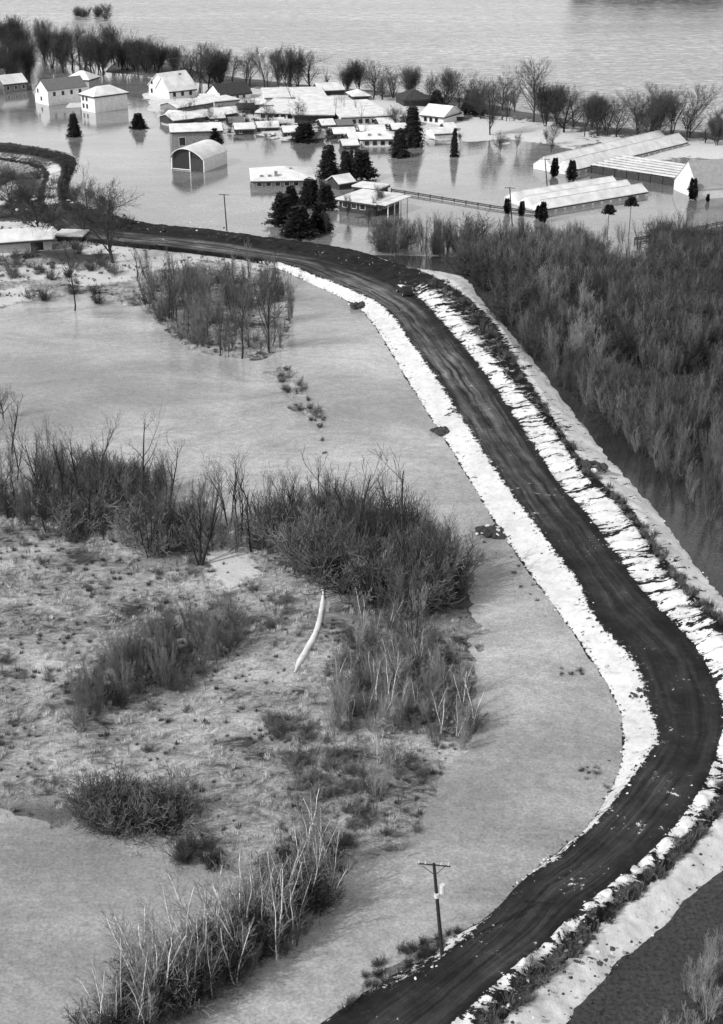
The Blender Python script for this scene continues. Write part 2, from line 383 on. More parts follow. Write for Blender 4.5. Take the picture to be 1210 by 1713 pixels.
TZ = TZ + np.where(TZ > -.1, nz(.35, 4, 25) * .16, 0)
# the brush spit at the end of the farm land is half drowned
brush = wpoly([(225,450),(330,440),(500,455),(510,620),(220,620)])
TZ = TZ - np.where(sdf(TX, TY, brush) > 0, .16 + .1 * nz(.25, 3, 31), 0)
# ring levee round the farm yard
def ridge(pts, w, h):
    global TZ
    P = wpoly(pts); d = np.full(TX.shape, 1e9)
    for (ax, ay), (bx, by) in zip(P[:-1], P[1:]):
        ex, ey = bx - ax, by - ay; k = np.clip(((TX - ax) * ex + (TY - ay) * ey) / (ex * ex + ey * ey), 0, 1)
        d = np.minimum(d, np.hypot(TX - ax - ex * k, TY - ay - ey * k))
    q = np.clip(1 - d / w, 0, 1); TZ = np.maximum(TZ, TZ + h * q * q * (3 - 2 * q))
    return d
rd1 = ridge([(-300,222),(-60,235),(0,242),(60,252),(100,264),(115,275),(108,300),(100,322),(104,342),(130,358)], 5.5, .1)
rd2 = ridge([(-60,262),(0,268),(40,272),(72,280),(80,295)], 3.5, .1)
white = [[(130,418),(200,408),(262,410),(332,430),(318,447),(235,455),(215,470),(150,480),(128,478),(120,462),(160,452),(200,440),(205,425),(140,425)],
 [(-200,452),(60,446),(120,448),(128,462),(60,470),(-200,480)],[(-60,375),(60,372),(100,392),(60,420),(-60,440)],[(10,255),(40,262),(38,272),(15,268)],[(50,262),(75,264),(66,274),(50,272)],
 [(-40,330),(0,322),(18,305),(22,318),(5,342),(-40,350)],[(78,270),(96,270),(90,300),(78,308)],[(0,490),(40,482),(60,498),(0,512)],[(112,262),(135,285),(120,335),(110,330),(116,300)],
 [(150,395),(170,398),(150,406),(112,402)],[(120,368),(122,372),(112,376)],[(370,900),(400,890),(420,960),(380,985),(355,950)],[(300,430),(340,424),(460,444),(440,452),(380,440)]]
WH = np.full(TX.shape, -9.0)
for w in white: WH = np.maximum(WH, sdf(TX, TY, wpoly(w)))
shade_soil = [[(560,975),(760,965),(800,1010),(750,1040),(600,1030)],[(200,1120),(300,1100),(310,1160),(240,1165)],[(140,1350),(300,1350),(290,1402),(150,1392)],
 [(0,1355),(120,1350),(150,1385),(0,1378)],[(-200,300),(60,290),(100,330),(240,380),(250,410),(0,372),(-200,372)],[(30,420),(200,415),(200,440),(100,446)],[(240,880),(350,860),(340,940),(250,940)]]
DK = np.full(TX.shape, -9.0)  # tree shadows painted into the ground colour, plus the yard's dark soil
for w in shade_soil: DK = np.maximum(DK, sdf(TX, TY, wpoly(w)))
DK = np.maximum(DK, 6 - rd1)
idx = np.arange(TX.size).reshape(TX.shape)
F = np.stack([idx[:-1, :-1], idx[:-1, 1:], idx[1:, 1:], idx[1:, :-1]], -1).reshape(-1, 4)
zf = TZ.ravel(); F = F[(zf[F].max(1) > -.9)]
me = mesh_np('marsh_ground', np.stack([TX, TY, TZ], -1).reshape(-1, 3), F, None, True)
for nm, a in (('sand', WH), ('dk', DK)):
    at = me.attributes.new(nm, 'FLOAT', 'POINT'); at.data.foreach_set('value', a.astype(np.float32).ravel())
m, t, b = NT('marsh_ground')
n1 = noise(t, pos(t), .10, 5, .65, .6); n2 = noise(t, pos(t, (.6, 1, 1)), .55, 7, .78, 1.2); n3 = noise(t, pos(t), 4.5, 3, .7)
v = math_(t, 'ADD', math_(t, 'MULTIPLY', n1, .6), math_(t, 'MULTIPLY', n2, .6))
v = mapr(t, v, .50, .72, .06, .52)
v = math_(t, 'MULTIPLY', v, mapr(t, n3, .3, .7, .6, 1.35))
dk = mapr(t, math_(t, 'ADD', attr(t, 'dk'), math_(t, 'MULTIPLY', math_(t, 'SUBTRACT', n2, .5), 16)), -1.5, 2.5, 0, 1)
v = mixv(t, dk, v, mapr(t, n2, .3, .7, .02, .09))
sd = mapr(t, math_(t, 'ADD', math_(t, 'ADD', attr(t, 'sand'), .8), math_(t, 'MULTIPLY', math_(t, 'SUBTRACT', n2, .5), 7)), -.2, .3, 0, 1)
v = mixv(t, sd, v, mapr(t, n3, .3, .7, .5, .66))
wet = t.nodes.new('ShaderNodeSeparateXYZ'); g = t.nodes.new('ShaderNodeNewGeometry'); t.links.new(g.outputs['Position'], wet.inputs[0])
t.links.new(v, b.inputs['Base Color']); b.inputs['Roughness'].default_value = .95; b.inputs['Specular IOR Level'].default_value = .1
bump(t, b, math_(t, 'ADD', n2, math_(t, 'MULTIPLY', n3, .4)), .7, .4)
me.materials.append(m); tag(link('marsh_ground', me), kind='structure')
def tz(x, y):
    i = int(round((y - gy[0]) / gs)); j = int(round((x - gx[0]) / gs))
    if 0 <= i < TX.shape[0] and 0 <= j < TX.shape[1]: return float(TZ[i, j])
    return -1.2

# ------------------------------------------------------------------ village land beyond the dike
VS = 1.5
vx = np.arange(-100, 260, VS); vy = np.arange(300, 720, VS); UX, UY = np.meshgrid(vx, vy)
def nv(sc, o=4, seed=0): return fbm(UX * sc, UY * sc, o, seed)
vland = [[(270,205),(290,186),(340,168),(400,150),(520,150),(640,165),(700,176),(745,183),(748,233),(700,236),(660,238),(600,240),(560,222),(480,236),(420,222),(380,226),(290,214)],
 [(738,204),(800,197),(900,206),(965,222),(1005,240),(960,246),(900,240),(850,234),(735,240)],
 [(1000,230),(1300,240),(1300,268),(1140,264),(1060,272),(980,262),(1010,246)],[(930,246),(950,242),(975,246),(960,250)],[(815,243),(860,236),(850,242)],
 [(1150,312),(1230,296),(1230,322),(1166,336)],[(240,150),(330,155),(335,180),(250,190)],[(50,168),(200,172),(200,182),(60,176)],
 [(728,458),(782,458),(800,500),(760,490)]]
shore = [[(-200,60),(60,84),(240,100),(400,132),(560,146),(740,162),(900,192),(1010,214),(1250,228),(1500,240),(1500,252),(1010,230),(900,206),(740,176),(560,156),(400,146),(240,124),(0,110),(-200,100)]]
VZ = np.full(UX.shape, -9.0); VW = np.full(UX.shape, -9.0)
ev = nv(.06, 4, 41) * 3 + nv(.3, 2, 42) * 1.2
for w in vland: s_ = sdf(UX, UY, wpoly(w)); VZ = np.maximum(VZ, s_); VW = np.maximum(VW, s_)
for w in shore: VZ = np.maximum(VZ, sdf(UX, UY, wpoly(w)) + 1)
H = np.clip((VZ + ev) * .08, -1.2, .45) + nv(.15, 3, 44) * .08
idx = np.arange(UX.size).reshape(UX.shape)
F = np.stack([idx[:-1, :-1], idx[:-1, 1:], idx[1:, 1:], idx[1:, :-1]], -1).reshape(-1, 4); F = F[H.ravel()[F].max(1) > -.9]
me = mesh_np('village_ground', np.stack([UX, UY, H], -1).reshape(-1, 3), F, None, True)
at = me.attributes.new('sand', 'FLOAT', 'POINT'); at.data.foreach_set('value', VW.astype(np.float32).ravel())
m, t, b = NT('village_ground')
n2 = noise(t, pos(t), .22, 5, .7, .5); n3 = noise(t, pos(t), 1.5, 4, .7)
sd = mapr(t, math_(t, 'ADD', attr(t, 'sand'), math_(t, 'MULTIPLY', math_(t, 'SUBTRACT', n2, .47), 34)), -2.0, .5, 0, 1)
t.links.new(mixv(t, sd, mapr(t, n3, .3, .7, .04, .16), mapr(t, n3, .3, .7, .46, .66)), b.inputs['Base Color'])
b.inputs['Roughness'].default_value = .95
me.materials.append(m); tag(link('village_ground', me), kind='structure')

# ------------------------------------------------------------------ plants: prototypes
def frame(d):
    u = np.cross(d, [0, 0, 1.0]) if abs(d[2]) < .95 else np.cross(d, [1.0, 0, 0]); u /= np.linalg.norm(u); return u, np.cross(d, u)
def grow(segs, p, d, ln, r, lev, maxlev, rg, P):
    n = P['n'][lev]; st = ln / n
    for i in range(n):
        r1 = max(r * (1 - .75 * (i + 1) / n), P['rmin'])
        r0 = max(r * (1 - .75 * i / n), P['rmin'])
        d = d + rg.normal(0, P['wig'][lev], 3) + np.array([0, 0, P['up'][lev]]); d /= np.linalg.norm(d)
        q = p + d * st; segs.append((p, q, r0, r1, lev)); 
        if lev < maxlev and (i + 1) / n > P['bare'][lev]:
            k = P['kids'][lev]; c = int(k) + (rg.rand() < k - int(k))
            for _ in range(c):
                u, w = frame(d); a = rg.rand() * 6.283; an = P['ang'][lev] * (.7 + .6 * rg.rand())
                nd = d * math.cos(an) + (u * math.cos(a) + w * math.sin(a)) * math.sin(an)
                f = rg.rand(); bp = p + (q - p) * f
                grow(segs, bp, nd, ln * P['len'][lev] * (1.15 - .6 * (i + f) / n) * (.7 + .6 * rg.rand()), r1 * P['rr'][lev], lev + 1, maxlev, rg, P)
        p = q
def segs_mesh(name, segs, mat, sides=3):
    if not segs: return None
    a = np.array([s[0] for s in segs]); b_ = np.array([s[1] for s in segs]); r0 = np.array([s[2] for s in segs]); r1 = np.array([s[3] for s in segs])
    d = b_ - a; d /= np.linalg.norm(d, axis=1)[:, None] + 1e-9
    ref = np.where(abs(d[:, 2:3]) < .9, [[0, 0, 1.0]], [[1.0, 0, 0]]); u = np.cross(d, ref); u /= np.linalg.norm(u, axis=1)[:, None]; w = np.cross(d, u)
    V = []
    for c, r in ((a, r0), (b_, r1)):
        for k in range(sides):
            t_ = 2 * math.pi * k / sides; V.append(c + (u * math.cos(t_) + w * math.sin(t_)) * r[:, None])
    V = np.stack(V, 1); n = len(segs); base = (np.arange(n) * sides * 2)[:, None]; F = []
    for k in range(sides):
        j = (k + 1) % sides; F.append(base + np.array([[k, j, sides + j, sides + k]]))
    return mesh_np(name, V.reshape(-1, 3), np.concatenate(F), mat)
def make_tree(seed, h, P, bark, twig, lean=0.05, stems=1, spread=0.0, split=2):
    rg = np.random.RandomState(seed); segs = []
    for s in range(stems):
        a = rg.rand() * 6.283; sp = spread * (.3 + rg.rand())
        d = np.array([math.cos(a) * sp + rg.normal(0, lean), math.sin(a) * sp + rg.normal(0, lean), 1.0]); d /= np.linalg.norm(d)
        p = np.array([math.cos(a), math.sin(a), 0]) * (P.get('foot', .25) * rg.rand() if stems > 1 else 0) + np.array([0, 0, -.5])
        grow(segs, p, d, h * (.75 + .35 * rg.rand() if stems > 1 else 1), P['r'] * (1 if stems == 1 else .6 + .5 * rg.rand()), 0, P['max'], rg, P)
    tr = [s for s in segs if s[4] < split]; cr_ = [s for s in segs if s[4] >= split]
    return segs_mesh('trunk', tr, bark, 4 if split > 1 else 3), segs_mesh('crown', cr_, twig, 3), max(s[1][2] for s in segs), len(segs)
OAK = dict(n=[7, 6, 5, 4], wig=[.09, .14, .2, .25], up=[.02, .08, .06, .04], bare=[.28, .15, .1, 0], kids=[2.6, 1.7, 1.8, 0], ang=[.75, .7, .8, .8], len=[.62, .55, .5, .5], rr=[.55, .5, .5, .5], r=.28, rmin=.024, max=3)
ELM = dict(n=[7, 6, 5, 4], wig=[.05, .09, .14, .2], up=[.03, .14, .10, .05], bare=[.2, .15, .1, 0], kids=[2.6, 1.5, 1.4, 0], ang=[.5, .5, .6, .7], len=[.75, .6, .5, .5], rr=[.55, .5, .5, .5], r=.25, rmin=.02, max=3)
SAP = dict(n=[8, 4, 3], wig=[.05, .1, .15], up=[.03, .16, .1], bare=[.15, .1, 0], kids=[2.0, .8, 0], ang=[.38, .5, .6], len=[.34, .5, .5], rr=[.4, .6, .5], r=.055, rmin=.010, max=2, foot=.3)
BIR = dict(n=[9, 4, 3], wig=[.065, .1, .15], up=[.03, .10, .08], bare=[.15, .1, 0], kids=[2.0, 1.0, 0], ang=[.6, .6, .6], len=[.28, .5, .5], rr=[.4, .6, .5], r=.085, rmin=.012, max=2, foot=.3)
SHR = dict(n=[5, 3, 2], wig=[.1, .15, .2], up=[.02, .08, .05], bare=[.1, 0, 0], kids=[1.8, 1.4, 0], ang=[.6, .7, .7], len=[.45, .5, .5], rr=[.6, .6, .5], r=.035, rmin=.012, max=2, foot=.35)
PR = {}
def protos(key, n, seed, *a, **k):
    PR[key] = [make_tree(seed + i, *a, **k) for i in range(n)]
OAK2 = dict(OAK, kids=[2.6, 1.5, 1.4, 0], ang=[.85, .75, .8, .8], len=[.72, .6, .5, .5], rmin=.02, r=.34)
SNAG = dict(n=[8, 5, 3], wig=[.07, .12, .2], up=[.03, .14, .1], bare=[.35, .2, 0], kids=[1.5, 1.2, 0], ang=[.55, .6, .7], len=[.5, .5, .5], rr=[.6, .5, .5], r=.2, rmin=.016, max=2)
protos('oak', 5, 100, 12, OAK2, M['bark'], M['twig'])
protos('snag', 5, 150, 12, SNAG, M['bark'], M['twig'], lean=.12)
protos('snag_multi', 3, 170, 11, SNAG, M['bark'], M['twig'], stems=3, spread=.3)
protos('elm', 4, 200, 13, ELM, M['bark'], M['twig'])
protos('elm_multi', 3, 250, 12, ELM, M['bark'], M['twig'], stems=3, spread=.28)
protos('sapling', 6, 300, 7, SAP, M['bark'], M['twig_mid'], stems=4, spread=.09, split=1)
protos('sapling_dark', 5, 350, 7, SAP, M['bark'], M['twig'], stems=5, spread=.12, split=1)
protos('willow', 5, 400, 6, SAP, M['twig_mid'], M['twig_mid'], stems=9, spread=.3, split=1)
protos('willow_pale', 4, 450, 5, SAP, M['twig_pale'], M['twig_pale'], stems=7, spread=.25, split=1)
protos('birch', 6, 500, 7.5, BIR, M['bark_pale'], M['twig_pale'], stems=2, spread=.08, split=1)
protos('shrub', 5, 600, 2.2, SHR, M['twig'], M['twig_mid'], stems=12, spread=.7, split=1)
protos('shrub_dark', 4, 650, 3.2, SHR, M['bark'], M['twig'], stems=22, spread=.6, split=1)
print('segs', {k: [p[3] for p in v] for k, v in PR.items()})

def plant(name, key, loc, h, label, cat, group=None, rz=None, i=None, parts=True, wide=1.0):
    tr, cr_, ph, _ = PR[key][rnd.randrange(len(PR[key])) if i is None else i % len(PR[key])]
    s = h / ph; o = link(name, tr if not parts else None, None, loc, rnd.random() * 6.28 if rz is None else rz, (s * wide, s * wide, s))
    tag(o, label, cat, group)
    if parts: link('trunk', tr, o)
    if cr_: link('crown', cr_, o)
    return o
def plant_px(name, key, x, y, top, label, cat, z=0, **k):
    return plant(name, key, G(x, y, z), (y - top) / ppm(y)[1], label, cat, **k)

def conifer(seed, h, rad, dens=1.0, up=.0, lo=.06):
    rg = np.random.RandomState(seed); V = []; F = []
    def tri(a, b, c): n = len(V); V.extend([a, b, c]); F.append((n, n + 1, n + 2))
    nb = int(170 * dens)
    for i in range(nb):
        f = (i + rg.rand()) / nb; z = h * (lo + (1 - lo) * f); rl_ = rad * (1 - f) ** .75 * (.65 + .5 * rg.rand()) + .12
        a = rg.rand() * 6.283; c, s = math.cos(a), math.sin(a)
        for k in range(int(12 * (1 - f)) + 7):
            g_ = (k + rg.rand()) / (int(12 * (1 - f)) + 7); rr = rl_ * g_; w = .42 * (1.25 - g_) * (rad / 2.5) + .16
            p = np.array([c * rr, s * rr, z - .45 * rr * (1 - up) + up * rr]) + rg.normal(0, .10, 3) * rad / 2.5
            q = np.array([-s, c, 0]) * w * (1 if k % 2 else -1) + rg.normal(0, .12, 3)
            tri(p, p + q + np.array([c, s, -.4]) * w * 1.2, p + np.array([c, s, -.2 + up]) * w * 1.6)
    cm = mesh_np('crown', V, F, M['needle'])
    return MB().tube((0, 0, -.6), (0, 0, h * .96), .03 * h * .6, .02, 6).mesh('trunk', M['bark']), cm, h, 0
PR['spruce'] = [conifer(1, 12, 4.6, 1.6), conifer(2, 9, 3.6, 1.4), conifer(3, 8, 3.0, 1.3)]
PR['pine'] = [conifer(7, 8, 4.2, 1.2, .3, .1), conifer(8, 7, 3.8, 1.2, .25, .08)]
PR['cedar'] = [conifer(5, 4, .95, .5, .9, .02), conifer(6, 4, .85, .5, .9, .02)]

def scatter(name, pts, keys, hs, label, cat):
    "stuff nobody could count: one object, instances on points"
    col = bpy.data.collections.new(name + '_source'); ps = []
    for key in keys:
        for k, (tr, cr_, ph, _) in enumerate(PR[key]):
            for me_ in (tr,):
                # trunk and crown joined for the mass
                pass
            o = bpy.data.objects.new('%s_src_%s_%02d' % (name, key, k), joined(key, k)); col.objects.link(o); ps.append((o.name, ph))
    order = sorted(range(len(ps)), key=lambda i: ps[i][0])
    n = len(pts); ii = rs.randint(0, len(ps), n)
    me_ = bpy.data.meshes.new(name); me_.from_pydata([tuple(p) for p in pts], [], [])
    sc = np.array([hs[i] / ps[order[ii[i]]][1] for i in range(n)], np.float32)
    for nm, ty, arr in (('scl', 'FLOAT', sc), ('rz', 'FLOAT', rs.rand(n).astype(np.float32) * 6.28), ('idx', 'INT', ii.astype(np.int32))):
        at = me_.attributes.new(nm, ty, 'POINT'); at.data.foreach_set('value', arr)
    o = tag(link(name, me_), label, cat, None, 'stuff')
    ng = bpy.data.node_groups.new(name, 'GeometryNodeTree')
    ng.interface.new_socket('Geometry', in_out='INPUT', socket_type='NodeSocketGeometry'); ng.interface.new_socket('Geometry', in_out='OUTPUT', socket_type='NodeSocketGeometry')
    gi = ng.nodes.new('NodeGroupInput'); go = ng.nodes.new('NodeGroupOutput'); ip = ng.nodes.new('GeometryNodeInstanceOnPoints'); ci = ng.nodes.new('GeometryNodeCollectionInfo')
    ci.inputs['Collection'].default_value = col; ci.inputs['Separate Children'].default_value = True; ci.inputs['Reset Children'].default_value = True
    ip.inputs['Pick Instance'].default_value = True
    def na(nm, ty):
        a_ = ng.nodes.new('GeometryNodeInputNamedAttribute'); a_.data_type = ty; a_.inputs[0].default_value = nm; return a_.outputs[0]
    cx = ng.nodes.new('ShaderNodeCombineXYZ'); e2r = ng.nodes.new('FunctionNodeEulerToRotation')
    ng.links.new(na('rz', 'FLOAT'), cx.inputs[2]); ng.links.new(cx.outputs[0], e2r.inputs[0])
    ng.links.new(gi.outputs[0], ip.inputs['Points']); ng.links.new(ci.outputs[0], ip.inputs['Instance']); ng.links.new(na('idx', 'INT'), ip.inputs['Instance Index'])
    ng.links.new(e2r.outputs[0], ip.inputs['Rotation']); ng.links.new(na('scl', 'FLOAT'), ip.inputs['Scale']); ng.links.new(ip.outputs[0], go.inputs[0])
    md = o.modifiers.new('scatter', 'NODES'); md.node_group = ng
    return o
JM = {}
def joined(key, k):
    if (key, k) in JM: return JM[(key, k)]
    tr, cr_, ph, _ = PR[key][k]
    if cr_ is None: JM[(key, k)] = tr; return tr
    me_ = bpy.data.meshes.new('%s_mass' % key); vs = []; fs = []; mi = []
    for q, mm in enumerate((tr, cr_)):
        n = len(vs); vs += [v.co[:] for v in mm.vertices]
        for p in mm.polygons: fs.append([n + i for i in p.vertices]); mi.append(q)
    me_.from_pydata(vs, [], fs); me_.materials.append(tr.materials[0]); me_.materials.append(cr_.materials[0])
    me_.polygons.foreach_set('material_index', mi); JM[(key, k)] = me_; return me_
# grass tufts
def tuft(seed, n, h, mat, wdt=.03):
    rg = np.random.RandomState(seed); V = []; F = []
    for i in range(n):
        a = rg.rand() * 6.283; r = .35 * rg.rand(); x, y = math.cos(a) * r, math.sin(a) * r; l = h * (.5 + .7 * rg.rand()); bd = .5 * rg.rand()
        b_ = rg.rand() * 6.283; dx, dy = math.cos(b_) * wdt, math.sin(b_) * wdt; k = len(V)
        V += [(x - dx, y - dy, -.05), (x + dx, y + dy, -.05), (x + math.cos(a) * bd * l, y + math.sin(a) * bd * l, l)]; F.append((k, k + 1, k + 2))
    return mesh_np('tuft', V, F, mat), None, h, 0
M['grass_pale'] = stem_mat('dead_grass', .55, .3); M['grass_dark'] = stem_mat('wet_sedge', .10, .5)
PR['grass'] = [tuft(i, 26, .6, M['grass_pale']) for i in range(4)]
PR['sedge'] = [tuft(i + 9, 30, .7, M['grass_dark'], .045) for i in range(3)]

def fill(poly_px, n, jit=None, keep=None, seed=0):
    "n random ground points inside a polygon of the photograph"
    rg = np.random.RandomState(seed); W_ = wpoly(poly_px); P = np.array(W_); out = []
    while len(out) < n:
        x = rg.uniform(P[:, 0].min(), P[:, 0].max(), 4 * n); y = rg.uniform(P[:, 1].min(), P[:, 1].max(), 4 * n)
        ok = sdf(x, y, W_) > 0
        if keep is not None: ok &= keep(x, y, rg)
        out += list(zip(x[ok], y[ok]))
        if not ok.any(): break
    return out[:n]
def clumpy(sc, thr, seed=1): return lambda x, y, rg: fbm(x * sc, y * sc, 3, seed) > thr + rg.normal(0, .12, x.shape)

# grass and sedge over the marsh
on = (TZ > .03); ij = np.argwhere(on); sel = ij[rs.randint(0, len(ij), 34000)]
px_, py_ = TX[sel[:, 0], sel[:, 1]] + rs.uniform(-.4, .4, len(sel)), TY[sel[:, 0], sel[:, 1]] + rs.uniform(-.4, .4, len(sel))
vis = (WH[sel[:, 0], sel[:, 1]] < 0) & (DK[sel[:, 0], sel[:, 1]] < .5)
nn = fbm(px_ * .35, py_ * .35, 3, 51)
pale_pts = [(x, y, tz(x, y)) for x, y, n_, v_ in zip(px_, py_, nn, vis) if n_ > -.12 and v_ and rs.rand() < .75]
dark_pts = [(x, y, tz(x, y)) for x, y, n_, v_ in zip(px_, py_, nn, vis) if n_ < -.15 and rs.rand() < .3]
scatter('marsh_grass', pale_pts, ['grass'], rs.uniform(.2, .6, len(pale_pts)), 'dead pale grass covering the marsh inside the dike', 'grass')
scatter('sedge', dark_pts, ['sedge'], rs.uniform(.2, .6, len(dark_pts)), 'dark wet sedge in clumps across the marsh', 'sedge')

# ------------------------------------------------------------------ thickets
def zone(poly, n, seed, keep=None): return fill(poly, n, None, keep, seed)
def mass(name, specs, label, cat):
    pts = []; hs = []; keys = []
    for poly, n, key, h0, h1, seed, keep in specs:
        for x, y in zone(poly, n, seed, keep):
            pts.append((x, y, max(tz(x, y), -.1))); hs.append(rnd.uniform(h0, h1))
        keys = key
    return scatter(name, pts, keys, hs, label, cat)

left_band = [(-60,790),(60,770),(150,790),(250,800),(300,850),(390,870),(470,850),(560,870),(660,905),(745,945),(760,985),(620,1000),(470,930),(360,925),(250,925),(120,900),(-60,880)]
knot1 = [(470,900),(560,880),(660,905),(745,950),(755,1020),(650,1030),(560,985),(480,940)]
knot2 = [(600,1060),(700,1040),(790,1140),(800,1220),(740,1310),(660,1370),(600,1380),(560,1250),(560,1120)]
knot3 = [(270,1060),(400,1040),(410,1090),(310,1160),(220,1165),(130,1230),(120,1180),(200,1120)]
knot4 = [(150,1345),(300,1345),(290,1400),(150,1395)]
spit = [(240,470),(330,460),(480,470),(495,570),(440,605),(370,600),(300,570),(240,520)]
forest_far = [(620,395),(700,400),(800,412),(900,410),(1000,405),(1100,400),(1260,395),(1260,470),(1000,470),(800,470),(700,440),(640,425)]
forest_mid = [(792,455),(1260,465),(1260,720),(1200,740),(1080,730),(1000,705),(925,635),(866,562),(816,500)]
forest_low = [(1000,705),(1080,725),(1260,720),(1260,900),(1140,850),(1100,800)]
corner = [(1120,1713),(1150,1620),(1260,1560),(1260,1860),(1080,1860)]

# the mass of brush in the flooded wood beyond the dike
pts = []; hs = []
for poly, n, h0, h1, sd_ in ((forest_far, 560, 5, 8.5, 61), (forest_mid, 1250, 4, 8.5, 62), (forest_low, 90, 3, 6.5, 63), ([(900,430),(1260,410),(1260,560),(980,600)], 650, 5, 9, 64)):
    for x, y in zone(poly, n, sd_, clumpy(.07, -.22, 12)): pts.append((x, y, 0)); hs.append(rnd.uniform(h0, h1) * (1 + .35 * float(fbm(np.array([x * .05]), np.array([y * .05]), 2, 14)[0])))
scatter('flooded_brush', pts, ['sapling', 'sapling_dark', 'willow', 'snag', 'shrub_dark'], hs, 'dense bare brush standing in dark flood water right of the dike', 'brush')
for x, y in zone(forest_low, 40, 71) + zone(forest_mid, 50, 72):
    k = rnd.choice(['sapling', 'sapling', 'willow'])
    plant('bare_sapling', k, (x, y, 0), rnd.uniform(6, 9.5), 'slender bare sapling in the flooded wood right of the dike', 'sapling', 'bare saplings in the flooded wood')
for x, y in zone([(880,420),(960,430),(1000,560),(1010,640),(930,600),(900,520)], 56, 73):
    plant('pale_willow', 'willow_pale', (x, y, 0), rnd.uniform(6, 8.5), 'pale willow bush in the flooded wood right of the dike', 'willow', 'pale willows in the flooded wood')
for x, y in zone(corner, 22, 74):
    plant('pale_willow', 'willow_pale', (x, y, 0), rnd.uniform(3, 5), 'pale willow bush in the dark water at the lower right corner', 'willow', 'pale willows in the lower right corner')

# left band: stuff brush and individual saplings
pts = []; hs = []
row0 = [(190,1690),(262,1620),(330,1570),(400,1520),(470,1450),(540,1420),(560,1500),(520,1570),(460,1610),(380,1660),(280,1713),(240,1760),(160,1760)]
marsh_px = [(0,860),(300,880),(450,960),(600,1060),(780,1100),(780,1240),(640,1400),(480,1430),(300,1400),(0,1370)]
for poly, n, h0, h1, sd_, kp in ((marsh_px, 420, .5, 1.6, 86, clumpy(.09, 0, 6)), (row0, 110, 1.5, 4, 89, None), (left_band, 220, 2.5, 5.5, 81, clumpy(.06, -.15, 3)), (knot1, 240, 4, 7.5, 82, None), (knot2, 170, 1.2, 3.5, 83, clumpy(.08, -.1, 4)), (knot3, 90, 1.2, 3.5, 84, None), (spit, 100, 2, 5.5, 85, None)):
    for x, y in zone(poly, n, sd_, kp): pts.append((x, y, max(tz(x, y), -.1))); hs.append(rnd.uniform(h0, h1))
scatter('marsh_brush', pts, ['shrub', 'sapling', 'sapling_dark', 'willow'], hs, 'bare grey brush spread through the marsh inside the dike', 'brush')
def many(name, key, poly, n, h0, h1, seed, label, cat, group, keep=None, parts=True):
    for x, y in zone(poly, n, seed, keep):
        plant(name, rnd.choice(key), (x, y, max(tz(x, y), -.1)), rnd.uniform(h0, h1), label, cat, group, parts=parts)
many('bare_sapling', ['sapling'], left_band, 50, 6, 9, 91, 'slender bare sapling in the thicket across the middle of the marsh', 'sapling', 'saplings of the middle thicket')
many('bare_sapling', ['sapling'], knot1, 45, 6.5, 9.5, 92, 'bare sapling in the dark dense knot beside the lagoon', 'sapling', 'saplings of the dark knot')
many('bare_sapling', ['sapling', 'sapling', 'willow'], spit, 60, 5.5, 9, 93, 'bare sapling on the half drowned spit below the farm yard', 'sapling', 'saplings of the spit')
many('bare_tree', ['snag', 'snag', 'snag_multi'], left_band, 34, 7, 11, 191, 'dark bare tree with visible trunk in the thicket across the middle of the marsh', 'tree', 'dark trees of the middle thicket')
many('bare_tree', ['snag', 'snag_multi'], knot1, 26, 7.5, 11.5, 192, 'dark bare tree standing in the dense knot beside the lagoon', 'tree', 'dark trees of the knot')
many('bare_tree', ['snag'], spit, 16, 7, 10, 193, 'dark bare tree among the saplings of the drowned spit', 'tree', 'dark trees of the spit')
many('pale_willow', ['willow_pale', 'birch'], knot2, 70, 3, 6, 94, 'pale thin stemmed willow on the marsh edge by the lagoon', 'willow', 'pale willows of the marsh edge', clumpy(.08, -.1, 4))
many('willow_bush', ['willow'], knot3, 38, 4, 6, 95, 'grey bare willow bush in the clump left of the marsh centre', 'willow', 'grey willows of the left clump')
many('dark_shrub', ['shrub_dark', 'shrub', 'shrub'], knot4, 30, 2.5, 4.5, 96, 'dark dense shrub by the pond edge at lower left', 'shrub', 'dark shrubs by the pond')
many('dark_shrub', ['shrub_dark'], [(290,1425),(350,1420),(360,1455),(310,1455)], 8, 1.8, 2.8, 97, 'small dark shrub on the point above the birch row', 'shrub', 'dark shrubs on the point')
many('dark_shrub', ['shrub_dark', 'shrub'], [(-60,420),(150,415),(210,440),(160,520),(60,500),(-60,520)], 46, 1.5, 3.2, 98, 'low dark shrub around the farm yard at upper left', 'shrub', 'shrubs of the farm yard')
many('dark_shrub', ['shrub_dark', 'shrub'], [(-60,270),(90,290),(240,372),(240,400),(100,380),(-60,370)], 60, 1.5, 3.5, 99, 'scrubby dark bush on the ground inside the ring levee', 'shrub', 'bushes inside the ring levee')
many('dark_shrub', ['shrub'], [(500,1200),(700,1390),(560,1480),(560,1400),(430,1190)], 60, .8, 1.8, 100, 'low twiggy shrub on the marsh near the lagoon edge', 'shrub', 'low shrubs on the marsh edge')
many('dark_shrub', ['shrub_dark'], [(640,1600),(780,1550),(770,1580),(600,1690),(540,1715)], 30, .6, 1.3, 101, 'low dark bush at the water edge near the utility pole', 'shrub', 'bushes near the utility pole')
many('dark_shrub', ['shrub_dark', 'shrub'], mats_px if False else [(440,610),(500,620),(555,725),(540,750),(500,690)], 20, .7, 1.6, 102, 'low bush on the small drowned island in the lagoon', 'shrub', 'bushes of the drowned island')
many('drowned_bush', ['shrub', 'shrub_dark'], [(930,1110),(1000,1120),(1010,1150),(940,1150)], 8, .3, .7, 105, 'low drowned bush in the lagoon by the foot of the white flank', 'bush', 'drowned bushes of the lagoon')
